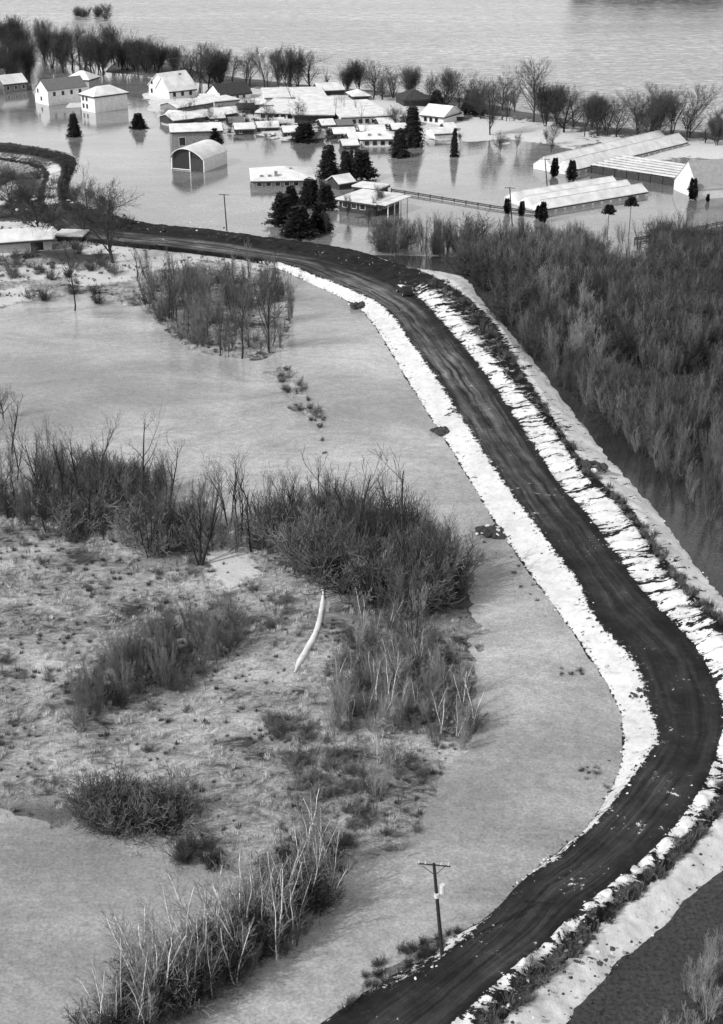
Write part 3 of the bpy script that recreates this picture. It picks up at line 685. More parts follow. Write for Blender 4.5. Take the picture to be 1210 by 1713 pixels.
many('drowned_bush', ['shrub', 'shrub_dark'], [(880,930),(930,1040),(900,1040),(840,960),(800,900)], 12, .25, .6, 106, 'low drowned bush in the lagoon by the foot of the white flank', 'bush', 'drowned bushes of the lagoon')
many('drowned_bush', ['shrub', 'shrub_dark'], [(960,1280),(1020,1270),(1015,1320),(970,1320)], 8, .3, .7, 107, 'low drowned bush in the lagoon by the foot of the white flank', 'bush', 'drowned bushes of the lagoon')
row = [(190,1690),(262,1640),(330,1600),(400,1560),(470,1510),(540,1440),(560,1500),(520,1570),(460,1610),(380,1660),(280,1713),(240,1760),(160,1760)]
many('birch_tree', ['birch'], row, 60, 5.5, 9.5, 103, 'white stemmed birch in the row at the bottom of the marsh', 'birch', 'birches of the bottom row')
many('willow_bush', ['shrub_dark', 'shrub_dark', 'willow'], row, 44, 2.5, 4.8, 104, 'grey bush among the birches at the bottom of the marsh', 'willow', 'bushes among the birches')
for (x, y, tp, lb) in ((482,1668,1470,'tallest white birch near the middle of the bottom row'),(640,1,1,'')):
    if lb: plant_px('birch_tree', 'birch', 462, 1600, 1465, 'tall white birch standing right of the middle of the bottom row', 'birch', z=.2, i=1)
plant_px('bare_tree', 'elm', 473, 1470, 1395, 'dark leaning tree rising above the upper end of the birch row', 'tree', z=.2)
plant_px('bare_tree', 'elm', 560, 1455, 1395, 'small dark tree on the marsh tip right of the birch row', 'tree', z=.2)

# the tall old trees of the middle thicket
for x, y, tp, key, i, lb in ((165,835,690,'snag',0,'tall forked dark tree left of centre in the middle thicket'), (240,850,685,'snag',1,'tall straight snag with a broken top in the middle thicket'),
    (20,760,650,'snag',2,'bare tree at the left edge above the middle thicket'), (5,700,640,'oak',3,'bare tree crown cut by the left edge of the photo'), (382,880,755,'snag_multi',0,'dark tree with a Y shaped fork beside a bright pool'),
    (398,882,750,'snag',3,'leaning dark tree growing against the Y shaped one'), (425,880,765,'snag',0,'third dark tree right of the bright pool'), (130,860,710,'snag',3,'dark slanting tree at the left of the middle thicket'),
    (80,850,720,'snag_multi',1,'broad bare tree near the left end of the middle thicket'), (285,860,730,'snag',2,'broad bare tree between the snag and the Y shaped tree'), (530,940,760,'snag',2,'tall bare tree above the curved snow strip'),
    (600,960,770,'snag',0,'wide bare tree in the dark knot by the lagoon'), (680,990,750,'snag',1,'tallest thin tree of the dark knot'), (720,1010,860,'snag_multi',1,'multi stemmed tree at the right of the dark knot'),
    (690,1090,960,'snag_multi',2,'dark multi stemmed tree below the dark knot'), (480,900,770,'snag',0,'slim bare tree left of the dark knot'), (250,930,800,'snag_multi',2,'dark bushy tree over the shaded ground of the middle thicket'),
    (335,945,800,'snag_multi',1,'dark tree group left of the bright pool'), (300,560,430,'snag',2,'tall dark tree at the left side of the spit'), (405,600,470,'snag',0,'tall tree standing at the lower tip of the spit'),
    (450,590,450,'snag',3,'slim tree on the right side of the spit'), (125,520,400,'snag',1,'dark tree by the white yard below the farm'), (190,440,300,'oak',2,'bare tree beside the dike at upper left'),
    (70,410,290,'oak',0,'bare tree over the pale roofed farm building'), (140,395,300,'oak',3,'spreading bare tree on the dark ground at upper left'), (20,360,270,'oak',1,'bare tree inside the ring levee'),
    (145,350,265,'snag',2,'thin bare tree at the water behind the ring levee'), (230,470,400,'snag',3,'small dark tree on the white sand bar'), (190,375,318,'oak',4,'round headed pale tree at the water by the dike')):
    plant_px('bare_tree', key, x, y, tp, lb, 'tree', z=max(0, tz(*G(x, y)[:2])), i=i)

# far shore and village trees
for k, (x, y, tp) in enumerate([(270,122,75),(292,120,72),(318,150,72),(335,152,66),(350,150,70),(368,148,82),(413,146,86),(443,147,76),(468,152,72),(482,152,70),(500,151,74),(520,150,82),(575,158,104),(600,153,93),
    (625,165,98),(640,168,104),(658,162,112),(690,165,108),(715,176,118),(745,186,112),(783,196,138),(805,200,140),(820,228,136),(847,203,143),(893,205,97),(912,213,130),(943,224,143),(960,215,150),(978,226,152),(1000,228,150),(1016,228,160),(1032,230,162),
    (1066,236,148),(1082,237,140),(1100,235,142),(1122,234,150),(1148,238,138),(1198,246,190),(1180,242,200)]):
    key = 'elm' if k in (24, 35, 6, 7, 17) else ('elm_multi' if k % 4 == 1 else rnd.choice(['oak', 'elm']))
    lb = {24: 'tallest twisted bare tree on the far shore behind the white field', 36: 'tall dark tree with drooping limbs right of the greenhouses', 33: 'broad spreading oak in front of the river behind the greenhouses'}.get(k, 'bare tree in the row along the far shore of the village')
    o = plant_px('bare_tree', key, x, y, tp, lb, 'tree', group=None if k in (24, 36, 33) else 'bare trees along the far shore', wide=1.5 if k in (33, 32, 34) else 1.3)
wood = [(-80,70),(60,90),(160,98),(245,110),(245,135),(225,130),(60,122),(40,150),(-80,170)]
for x, y in fill(wood, 130, None, None, 111):
    plant('bare_tree', rnd.choice(['oak', 'snag', 'snag_multi', 'elm_multi']), (x, y, 0), rnd.uniform(11, 18), 'bare tree in the flooded wood behind the white houses', 'tree', 'bare trees of the wood behind the houses')
for x, y in fill([(560,335),(640,345),(660,405),(620,410),(540,398)], 8, None, None, 112):
    plant('bare_tree', 'elm', (x, y, 0), rnd.uniform(4, 7), 'thin bare tree in the flood by the flat roofed house', 'tree', 'thin trees by the flat roofed house')
for x, y in fill([(250,170),(700,180),(690,240),(380,230),(270,215)], 26, None, None, 115):
    plant('bare_tree', rnd.choice(['snag', 'oak']), (x, y, .1), rnd.uniform(5, 9), 'bare garden tree among the flooded village houses', 'tree', 'bare garden trees of the village')
for x, y in fill([(740,228),(940,236),(930,262),(760,262)], 8, None, None, 113):
    plant('bare_tree', rnd.choice(['oak', 'elm']), (x, y, 0), rnd.uniform(4, 6.5), 'small bare tree at the water edge of the white field', 'tree', 'small trees at the white field')
for x, y in fill([(270,185),(560,190),(650,225),(540,238),(400,230),(290,212)], 80, None, None, 114):
    plant('dark_shrub', 'shrub_dark', (x, y, .2), rnd.uniform(1.5, 3.2), 'dark garden bush among the flooded village houses', 'shrub', 'garden bushes of the village')
for x, y in fill([(240,116),(400,142),(740,168),(900,196),(1010,218),(1230,236),(1230,242),(1010,226),(900,206),(740,176),(560,156),(400,148),(240,124)], 46, None, None, 116):
    plant('bare_tree', rnd.choice(['oak', 'elm', 'snag', 'snag_multi', 'elm_multi']), (x, y, 0), rnd.uniform(8, 14.5), 'bare tree in the row along the far shore of the village', 'tree', 'bare trees along the far shore', wide=1.2)
# conifers
for x, y, tp, key, i, w_, lb in ((690,244,178,'spruce',0,1.0,'tallest dark spruce, right of the white roofed cottage'), (668,262,215,'spruce',1,1.1,'dark spruce left of the tallest one'), (125,228,190,'spruce',1,1.0,'lone dark spruce in the flood before the white houses'),
    (550,296,243,'spruce',2,1.2,'dark spruce left of the middle pair behind the flat roofed house'), (578,300,252,'spruce',1,.9,'narrow spruce between two rounder ones'), (605,300,252,'pine',0,1.1,'round dark evergreen behind the small white roofs'), (588,285,250,'spruce',2,.6,'slim dark spruce at the back of the evergreen group'),
    (520,345,300,'pine',1,1.1,'dark evergreen right of the white hip roofed house'), (545,350,308,'pine',0,1.0,'dark evergreen touching the flat roofed house'), (475,378,325,'pine',0,1.1,'lowest dark evergreen beside the dike'), (500,395,345,'pine',1,1.2,'dark evergreen leaning over the dike edge'), (535,388,340,'pine',0,.9,'dark evergreen between the dike and the flat roofed house'), (487,345,312,'pine',1,1,'small dark evergreen in front of the hip roofed house'),
    (760,262,215,'spruce',2,.5,'thin dark spruce right of the tallest one'), (340,240,212,'pine',1,.9,'dark evergreen beside the grey boathouse'), (360,243,215,'pine',0,1,'second dark evergreen behind the curved roof barn'), (510,236,205,'pine',1,1.6,'wide dark evergreen before the L shaped school'), (232,215,190,'pine',1,1.2,'sprawling dark evergreen alone in the flood'), (730,180,152,'pine',0,1.2,'dark evergreen at the far shore by the dark cottage'), (790,190,150,'pine',1,1.1,'rounded dark evergreen at the left of the white field')):
    plant_px('evergreen_tree', key, x, y, tp, lb, 'evergreen', i=i, wide=w_)
for x, y, tp, lb in ((848,358,333,'small columnar cedar at the left corner of the front greenhouse'), (873,362,338,'second small cedar from the left at the front greenhouse'), (900,366,345,'left one of the cedar pair at the front greenhouse'), (908,372,340,'right one of the cedar pair at the front greenhouse'),
    (928,296,266,'columnar cedar at the far left corner of the rear greenhouse'), (956,302,270,'columnar cedar at the near corner of the rear greenhouse'), (1158,334,300,'cedar at the white gable of the right greenhouse'), (1183,310,300,'tiny cedar right of the white gable'), (1184,338,325,'tiny cedar in the water right of the white gable')):
    plant_px('cedar_tree', 'cedar', x, y, tp, lb, 'cedar')
for x, y, tp, lb in ((1016,398,345,'left one of two small standard trees in the flood'), (1052,395,332,'right, larger one of two small standard trees in the flood')):
    b_ = G(x, y); h = (y - tp) / ppm(y)[1]; o = thing('standard_tree', lb, 'tree', b_)
    MB().tube((0, 0, -.5), (0, 0, h * .85), .09, .06, 5).obj('trunk', M['bark'], o)
    c_ = link('crown', conifer(int(x), 2.0, 1.5, .5, .3, .1)[1], o, (0, 0, h - 1.7)); 

# ------------------------------------------------------------------ buildings
def house(name, label, cat, p0, p1, depth, eave, rise, roof='gable', axis='x', wall='white', roofm='roofwhite', over=.5, wins=(), chim=None, doors=(), z0=-1.0, sink=0.0):
    """p0, p1: photo points of the front wall's two feet at the waterline; local x runs along the front, y goes back.
    wins: (side, u, z, w, h) with side f(ront) r(ight) l(eft)"""
    a = G(*p0); b_ = G(*p1); w = (b_ - a).length; rz = math.atan2(b_.y - a.y, b_.x - a.x)
    o = thing(name, label, cat, (a.x, a.y, 0), rz)
    e = eave; d = depth; ov = over
    mb = MB()
    if roof == 'gable' and axis == 'y':     # ridge runs back, gable towards the viewer
        mb.prism([(0, z0), (w, z0), (w, e), (w / 2, e + rise), (0, e)], 0, d)
    elif roof == 'gable':
        n = len(mb.v); prof = [(0, z0), (d, z0), (d, e), (d / 2, e + rise), (0, e)]
        mb.v += [(0, y, z) for y, z in prof] + [(w, y, z) for y, z in prof]
        mb.f += [tuple(n + i for i in reversed(range(5))), tuple(n + 5 + i for i in range(5))] + [(n + i, n + (i + 1) % 5, n + 5 + (i + 1) % 5, n + 5 + i) for i in range(5)]
    else: mb.box(0, w, 0, d, z0, e)
    mb.obj('wall', M[wall], o)
    th = .18; r = MB(); rf = M[roofm]
    if roof == 'gable' and axis == 'y':
        k = rise / (w / 2); zo = e - k * ov
        r.prism([(-ov, zo + .02), (w / 2, e + rise + .02), (w / 2, e + rise + th), (-ov, zo + th)], -ov, d + ov)
        r.prism([(w / 2, e + rise + .02), (w + ov, zo + .02), (w + ov, zo + th), (w / 2, e + rise + th)], -ov, d + ov)
    elif roof == 'gable':
        k = rise / (d / 2); zo = e - k * ov
        for y0, z0_, y1, z1 in ((-ov, zo, d / 2, e + rise), (d / 2, e + rise, d + ov, zo)):
            n = len(r.v); q = [(y0, z0_ + .02), (y1, z1 + .02), (y1, z1 + th), (y0, z0_ + th)]
            r.v += [(-ov, y, z) for y, z in q] + [(w + ov, y, z) for y, z in q]
            r.f += [(n + 3, n + 2, n + 1, n), (n + 4, n + 5, n + 6, n + 7)] + [(n + i, n + (i + 1) % 4, n + 4 + (i + 1) % 4, n + 4 + i) for i in range(4)]
    elif roof == 'hip':
        q = [(-ov, -ov, e), (w + ov, -ov, e), (w + ov, d + ov, e), (-ov, d + ov, e)]; m_ = min(w, d) / 2 * .95
        t_ = [(m_, d / 2, e + rise), (w - m_, d / 2, e + rise)] if w > d else [(w / 2, m_, e + rise), (w / 2, d - m_, e + rise)]
        n = len(r.v); r.v += q + [(x, y, z + .15) for x, y, z in q] + t_
        r.f += [(n + 3, n + 2, n + 1, n), (n, n + 1, n + 5, n + 4), (n + 1, n + 2, n + 6, n + 5), (n + 2, n + 3, n + 7, n + 6), (n + 3, n, n + 4, n + 7)]
        if w > d: r.f += [(n + 4, n + 5, n + 9, n + 8), (n + 6, n + 7, n + 8, n + 9), (n + 5, n + 6, n + 9), (n + 7, n + 4, n + 8)]
        else: r.f += [(n + 4, n + 5, n + 8), (n + 5, n + 6, n + 9, n + 8), (n + 6, n + 7, n + 9), (n + 7, n + 4, n + 8, n + 9)]
    else: r.box(-ov, w + ov, -ov, d + ov, e + .005, e + .35)
    ro = r.obj('roof', rf, o)
    zf_ = (e - rise / (d / 2) * ov) if roof == 'gable' else e
    if not (roof == 'gable' and axis == 'y'): MB().box(-ov, w + ov, -ov - .05, -ov + .04, zf_ - .38, zf_ - .005).box(w + ov - .04, w + ov + .05, -ov + .05, d + ov, zf_ - .38, zf_ - .005).obj('eave_shade', M['wood'], ro)  # dark strip below the eaves, put in for the overhang's shade
    for side, u, z, ww, hh in wins:
        f_ = MB(); g_ = MB(); fr = .09
        if side == 'f':
            g_.box(u, u + ww, -.05, .02, z, z + hh); f_.box(u - fr, u + ww + fr, -.08, .02, z - fr, z).box(u - fr, u + ww + fr, -.08, .02, z + hh, z + hh + fr).box(u - fr, u, -.08, .02, z, z + hh).box(u + ww, u + ww + fr, -.08, .02, z, z + hh)
        else:
            x0, x1, x2 = (w - .02, w + .05, w + .08) if side == 'r' else (.02, -.05, -.08)
            xa, xb = sorted((x0, x1)); xc, xd = sorted((x0, x2))
            g_.box(xa, xb, u, u + ww, z, z + hh); f_.box(xc, xd, u - fr, u + ww + fr, z - fr, z).box(xc, xd, u - fr, u + ww + fr, z + hh, z + hh + fr).box(xc, xd, u - fr, u, z, z + hh).box(xc, xd, u + ww, u + ww + fr, z, z + hh)
        wo_ = g_.obj('window', M['glass'], o); f_.obj('frame', M['white'] if wall != 'white' else M['greyp'], wo_)
    for x, y, h_ in (chim or ()):
        MB().box(x, x + .8, y, y + .8, e * .8, e + rise + h_).obj('chimney', M['woodgrey'], ro)
    return o, w
def winrow(side, u0, u1, n, z, w, h): return [(side, u0 + (u1 - u0) * i / max(n - 1, 1), z, w, h) for i in range(n)]

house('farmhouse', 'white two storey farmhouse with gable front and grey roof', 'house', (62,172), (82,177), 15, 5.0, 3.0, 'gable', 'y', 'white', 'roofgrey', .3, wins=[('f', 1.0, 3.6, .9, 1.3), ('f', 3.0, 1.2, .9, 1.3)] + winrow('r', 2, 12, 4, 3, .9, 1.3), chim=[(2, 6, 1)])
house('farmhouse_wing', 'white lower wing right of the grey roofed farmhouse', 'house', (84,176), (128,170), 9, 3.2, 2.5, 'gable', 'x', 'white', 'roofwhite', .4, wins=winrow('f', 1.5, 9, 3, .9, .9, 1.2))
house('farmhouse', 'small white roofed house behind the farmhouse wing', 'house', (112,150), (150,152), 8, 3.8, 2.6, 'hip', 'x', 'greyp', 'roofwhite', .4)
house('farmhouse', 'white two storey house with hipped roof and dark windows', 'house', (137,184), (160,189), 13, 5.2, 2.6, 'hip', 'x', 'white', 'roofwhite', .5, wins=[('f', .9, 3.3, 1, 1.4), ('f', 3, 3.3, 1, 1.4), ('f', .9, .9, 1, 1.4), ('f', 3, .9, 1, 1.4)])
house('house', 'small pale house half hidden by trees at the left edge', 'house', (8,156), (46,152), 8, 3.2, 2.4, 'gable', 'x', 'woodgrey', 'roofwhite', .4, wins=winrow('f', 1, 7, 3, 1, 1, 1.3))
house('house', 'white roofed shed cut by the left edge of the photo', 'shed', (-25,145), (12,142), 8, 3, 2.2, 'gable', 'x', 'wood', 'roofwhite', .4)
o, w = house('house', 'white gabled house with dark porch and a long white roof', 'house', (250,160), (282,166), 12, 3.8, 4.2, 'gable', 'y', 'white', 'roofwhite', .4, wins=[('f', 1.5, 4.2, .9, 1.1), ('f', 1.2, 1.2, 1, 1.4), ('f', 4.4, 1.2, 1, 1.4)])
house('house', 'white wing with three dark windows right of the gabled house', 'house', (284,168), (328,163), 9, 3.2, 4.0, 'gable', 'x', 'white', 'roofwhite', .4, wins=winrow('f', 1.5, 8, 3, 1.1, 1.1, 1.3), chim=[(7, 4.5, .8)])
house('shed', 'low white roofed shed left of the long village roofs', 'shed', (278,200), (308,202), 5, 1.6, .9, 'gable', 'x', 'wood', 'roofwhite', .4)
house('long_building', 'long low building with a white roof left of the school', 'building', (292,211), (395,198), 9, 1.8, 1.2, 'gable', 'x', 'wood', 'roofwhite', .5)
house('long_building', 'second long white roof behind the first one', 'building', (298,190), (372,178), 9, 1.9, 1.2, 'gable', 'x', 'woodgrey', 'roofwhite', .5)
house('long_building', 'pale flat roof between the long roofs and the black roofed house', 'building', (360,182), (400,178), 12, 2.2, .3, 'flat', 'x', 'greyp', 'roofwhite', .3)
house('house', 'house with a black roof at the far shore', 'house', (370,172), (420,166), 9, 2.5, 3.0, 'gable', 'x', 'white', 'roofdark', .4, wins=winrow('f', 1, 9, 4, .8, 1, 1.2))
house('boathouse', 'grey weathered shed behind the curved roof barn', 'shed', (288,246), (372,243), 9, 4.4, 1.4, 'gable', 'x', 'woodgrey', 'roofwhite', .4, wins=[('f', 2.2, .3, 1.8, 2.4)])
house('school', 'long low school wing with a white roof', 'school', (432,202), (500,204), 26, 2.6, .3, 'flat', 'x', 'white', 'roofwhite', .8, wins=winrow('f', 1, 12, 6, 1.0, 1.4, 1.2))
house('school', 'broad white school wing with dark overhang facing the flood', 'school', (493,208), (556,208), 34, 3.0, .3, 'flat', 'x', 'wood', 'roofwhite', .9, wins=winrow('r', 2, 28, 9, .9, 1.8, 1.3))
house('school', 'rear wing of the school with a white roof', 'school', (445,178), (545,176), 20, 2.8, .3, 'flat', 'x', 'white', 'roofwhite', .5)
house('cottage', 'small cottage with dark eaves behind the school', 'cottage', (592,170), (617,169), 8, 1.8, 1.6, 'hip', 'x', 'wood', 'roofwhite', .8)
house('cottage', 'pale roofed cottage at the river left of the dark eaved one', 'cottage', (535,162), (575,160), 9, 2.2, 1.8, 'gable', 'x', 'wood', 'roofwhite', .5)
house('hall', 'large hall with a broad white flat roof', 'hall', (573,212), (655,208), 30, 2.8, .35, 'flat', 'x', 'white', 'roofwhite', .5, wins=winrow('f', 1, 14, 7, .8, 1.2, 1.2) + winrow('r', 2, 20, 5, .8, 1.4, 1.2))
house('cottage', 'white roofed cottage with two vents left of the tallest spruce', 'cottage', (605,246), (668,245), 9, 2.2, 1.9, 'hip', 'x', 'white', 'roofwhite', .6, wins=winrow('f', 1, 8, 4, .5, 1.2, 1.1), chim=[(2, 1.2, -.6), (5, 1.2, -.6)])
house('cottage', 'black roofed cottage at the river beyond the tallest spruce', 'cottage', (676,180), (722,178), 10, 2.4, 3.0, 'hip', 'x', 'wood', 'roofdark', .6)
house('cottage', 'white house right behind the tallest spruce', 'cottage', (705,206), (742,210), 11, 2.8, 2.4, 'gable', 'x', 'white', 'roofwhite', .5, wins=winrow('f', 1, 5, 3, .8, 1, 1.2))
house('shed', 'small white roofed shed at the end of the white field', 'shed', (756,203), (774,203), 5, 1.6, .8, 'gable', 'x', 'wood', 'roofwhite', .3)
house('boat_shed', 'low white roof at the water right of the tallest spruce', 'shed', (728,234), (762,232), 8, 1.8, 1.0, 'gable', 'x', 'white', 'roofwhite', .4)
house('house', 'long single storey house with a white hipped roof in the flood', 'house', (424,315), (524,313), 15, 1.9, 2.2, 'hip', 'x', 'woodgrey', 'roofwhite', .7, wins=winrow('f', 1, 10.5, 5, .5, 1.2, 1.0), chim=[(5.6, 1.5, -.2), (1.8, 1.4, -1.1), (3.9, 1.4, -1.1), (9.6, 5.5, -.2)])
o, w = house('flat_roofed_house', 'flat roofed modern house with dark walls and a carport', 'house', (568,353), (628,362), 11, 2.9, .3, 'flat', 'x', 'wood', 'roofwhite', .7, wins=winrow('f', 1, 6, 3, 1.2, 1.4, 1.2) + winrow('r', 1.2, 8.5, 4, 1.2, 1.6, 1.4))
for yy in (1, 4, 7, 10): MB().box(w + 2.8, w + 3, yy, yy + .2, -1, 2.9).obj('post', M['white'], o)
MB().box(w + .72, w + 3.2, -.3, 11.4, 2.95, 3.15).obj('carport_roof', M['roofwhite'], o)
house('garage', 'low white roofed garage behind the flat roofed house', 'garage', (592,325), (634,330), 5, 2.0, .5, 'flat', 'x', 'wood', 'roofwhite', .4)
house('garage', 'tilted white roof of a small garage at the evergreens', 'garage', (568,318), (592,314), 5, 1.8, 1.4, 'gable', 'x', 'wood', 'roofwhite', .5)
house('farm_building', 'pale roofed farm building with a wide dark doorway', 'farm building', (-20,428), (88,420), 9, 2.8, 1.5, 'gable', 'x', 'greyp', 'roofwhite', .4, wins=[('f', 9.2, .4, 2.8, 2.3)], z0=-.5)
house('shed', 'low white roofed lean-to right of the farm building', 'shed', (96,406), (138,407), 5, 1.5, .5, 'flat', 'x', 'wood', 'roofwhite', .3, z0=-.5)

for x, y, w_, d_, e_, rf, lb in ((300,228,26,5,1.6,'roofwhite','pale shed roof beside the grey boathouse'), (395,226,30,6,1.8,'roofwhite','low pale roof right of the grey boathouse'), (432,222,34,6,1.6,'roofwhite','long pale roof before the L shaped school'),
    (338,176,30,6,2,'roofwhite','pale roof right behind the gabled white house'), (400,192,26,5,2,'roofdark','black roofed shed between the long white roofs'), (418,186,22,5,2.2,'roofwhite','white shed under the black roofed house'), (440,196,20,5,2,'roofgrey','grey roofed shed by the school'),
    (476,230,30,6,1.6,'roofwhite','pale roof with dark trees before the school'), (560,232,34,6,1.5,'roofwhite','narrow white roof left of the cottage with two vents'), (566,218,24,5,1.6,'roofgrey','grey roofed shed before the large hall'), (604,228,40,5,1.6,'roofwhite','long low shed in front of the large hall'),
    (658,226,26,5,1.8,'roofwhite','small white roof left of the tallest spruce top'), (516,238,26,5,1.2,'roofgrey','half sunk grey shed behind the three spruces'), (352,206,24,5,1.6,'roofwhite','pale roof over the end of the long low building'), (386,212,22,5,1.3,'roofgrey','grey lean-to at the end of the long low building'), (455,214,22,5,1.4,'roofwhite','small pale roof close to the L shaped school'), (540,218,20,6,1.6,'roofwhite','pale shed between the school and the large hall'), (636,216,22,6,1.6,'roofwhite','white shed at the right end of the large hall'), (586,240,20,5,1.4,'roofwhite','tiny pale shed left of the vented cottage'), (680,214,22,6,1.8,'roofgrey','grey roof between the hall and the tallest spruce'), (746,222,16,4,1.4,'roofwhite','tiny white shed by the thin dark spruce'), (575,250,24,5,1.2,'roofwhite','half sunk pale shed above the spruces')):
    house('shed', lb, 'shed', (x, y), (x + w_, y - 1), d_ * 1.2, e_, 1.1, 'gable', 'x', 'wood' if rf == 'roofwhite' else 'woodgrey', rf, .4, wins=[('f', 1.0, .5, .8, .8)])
for x, y in fill([(285,190),(690,190),(690,240),(560,236),(480,236),(380,232),(285,215)], 70, None, None, 117):
    q_ = thing('wreckage_heap', 'small heap of boards and crates washed up among the village roofs', 'debris', (x, y, .25), rnd.random() * 6, 'heaps of flood debris in the village')
    for k in range(4): MB().box(-.9, .9, -.12, .12, 0, .12).obj('board', M['wood'], q_, loc=(rnd.uniform(-1, 1), rnd.uniform(-.8, .8), .16 * k), rz=rnd.random() * 3)
    MB().box(-.5, .5, -.5, .5, 0, .9).obj('crate', rnd.choice([M['woodgrey'], M['wood'], M['white']]), q_, loc=(rnd.uniform(-1, 1), rnd.uniform(1, 1.6), -.1), rz=rnd.random() * 3)

# curved roof barn
a = G(287,283); b_ = G(345,287); w = (b_ - a).length; rz = math.atan2(b_.y - a.y, b_.x - a.x) - .1
bo = thing('barn', 'barn with a curved white roof and open dark front standing in the flood', 'barn', (a.x, a.y, 0), rz)
Lb = 13.0; prof = []
for k in range(13):
    x = w * k / 12; prof.append((x, 3.3 + 2.6 * math.sin(math.pi * (k / 12) ** .85) ** .8))
r = MB()
for (x0, z0_), (x1, z1) in zip(prof[:-1], prof[1:]):
    r.prism([(x0, z0_), (x1, z1), (x1, z1 + .2), (x0, z0_ + .2)], -.6, Lb + .5)
r.obj('roof', M['roofwhite'], bo)
MB().box(0, .25, 0, Lb, -1, 3.3).obj('wall', M['white'], bo); MB().box(w - .25, w, 0, Lb, -1, 3.3).obj('wall', M['white'], bo)
MB().prism([(0.26, -1), (w - .26, -1)] + [(x, z - .03) for x, z in reversed(prof[1:-1])], Lb - .2, Lb).obj('rear_wall', M['wood'], bo)
MB().box(w * .56, w * .56 + .28, .05, .3, -1, 5.2).obj('post', M['white'], bo)
MB().box(w * .6, w - .26, .06, .22, -1, 3.4).obj('door', M['wood'], bo)
MB().prism([(.27, -1), (w - .27, -1)] + [(x, z - .04) for x, z in reversed(prof[1:-1])], .45, .6).obj('shade_sheet', M['dark'], bo)  # black sheet across the open front, standing for the shade inside
MB().box(.3, w * .55, .2, .34, .1, .3).obj('gate_rail', M['white'], bo)

# greenhouses
def greenhouse(label, nl, fl, nr_, spans, eave, rise, roofm='roofwhite'):
    a = G(*nl); b_ = G(*fl); c = G(*nr_); ln = (c - a).length; wd = abs((b_ - a).cross((c - a).normalized()).z)
    rz = math.atan2(c.y - a.y, c.x - a.x); o = thing('greenhouse', label, 'greenhouse', (a.x, a.y, 0), rz); s = wd / spans
    for i in range(spans):
        y0 = i * s + .02; y1 = (i + 1) * s - .02; ym = (y0 + y1) / 2
        for (ya, za, yb, zb) in ((y0, eave, ym, eave + rise), (ym, eave + rise, y1, eave)):
            q = MB(); n = 0; pr = [(ya, za + .02), (yb, zb + .02), (yb, zb + .12), (ya, za + .12)]
            q.v += [(-.1, y, z) for y, z in pr] + [(ln + .1, y, z) for y, z in pr]
            q.f += [(3, 2, 1, 0), (4, 5, 6, 7)] + [(k, (k + 1) % 4, 4 + (k + 1) % 4, 4 + k) for k in range(4)]
            ro = q.obj('roof_slope', M[roofm], o)
        g_ = MB()
        for x in (0, ln - .1):
            n = len(g_.v); pf = [(y0, -1), (y1, -1), (y1, eave), (ym, eave + rise), (y0, eave)]
            g_.v += [(x, y, z) for y, z in pf] + [(x + .1, y, z) for y, z in pf]
            g_.f += [tuple(n + k for k in reversed(range(5))), tuple(n + 5 + k for k in range(5))] + [(n + k, n + (k + 1) % 5, n + 5 + (k + 1) % 5, n + 5 + k) for k in range(5)]
        g_.obj('gable', M['white'], o)
        MB().box(-.15, ln + .15, ym - .08, ym + .08, eave + rise + .1, eave + rise + .22).obj('ridge_cap', M['roofwhite'], o)
    MB().box(0, ln, 0, .1, -1, eave).obj('side_wall', M['white'], o); MB().box(.1, ln - .1, wd - .1, wd, -1, eave).obj('side_wall', M['white'], o)
    MB().box(0, ln, -.16, 0, eave - .25, eave).obj('gutter', M['dark'], o)
    n = int(ln / 3)
    for i in range(n): MB().box(i * 3 + .4, i * 3 + 2.6, -.05, -.01, .1, eave - .4).obj('window', M['greyp'], o)
    return o
greenhouse('front greenhouse with three white roof spans in the flood', (914,357), (846,336), (1084,328), 3, 1.0, 1.6)
greenhouse('rear greenhouse with long white roofs and a dark side wall', (958,294), (922,275), (1150,246), 2, 1.3, 2.2)
house('greenhouse', 'right hand greenhouse with a bright white gable and grey roof', 'greenhouse', (1127,317), (1167,334), 34, 2.3, 6.0, 'gable', 'y', 'white', 'roofmid', .1, wins=[])
# lath house: white roof strips on posts
a = G(988,290); c = G(1128,312); f_ = G(1052,284); ln = (c - a).length; rz = math.atan2(c.y - a.y, c.x - a.x)
lo_ = thing('lath_house', 'open lath house with parallel white roof strips between the greenhouses', 'lath house', (a.x, a.y, 0), rz)
for i in range(6): MB().box(0, ln, i * 3.0, i * 3.0 + 1.5, 2.3, 2.5).obj('roof_strip', M['roofwhite'], lo_)
for i in range(8): MB().box(ln * i / 7 - .08, ln * i / 7 + .08, -.02, 16.6, 2.05, 2.28).obj('beam', M['wood'], lo_)
for i in range(8):
    for yy in (.1, 16.2): MB().box(ln * i / 7 - .09, ln * i / 7 + .09, yy, yy + .18, -1, 2.04).obj('post', M['wood'], lo_)
MB().box(0, ln, .3, .4, -1, 1.9).obj('wind_screen', M['wood'], lo_)

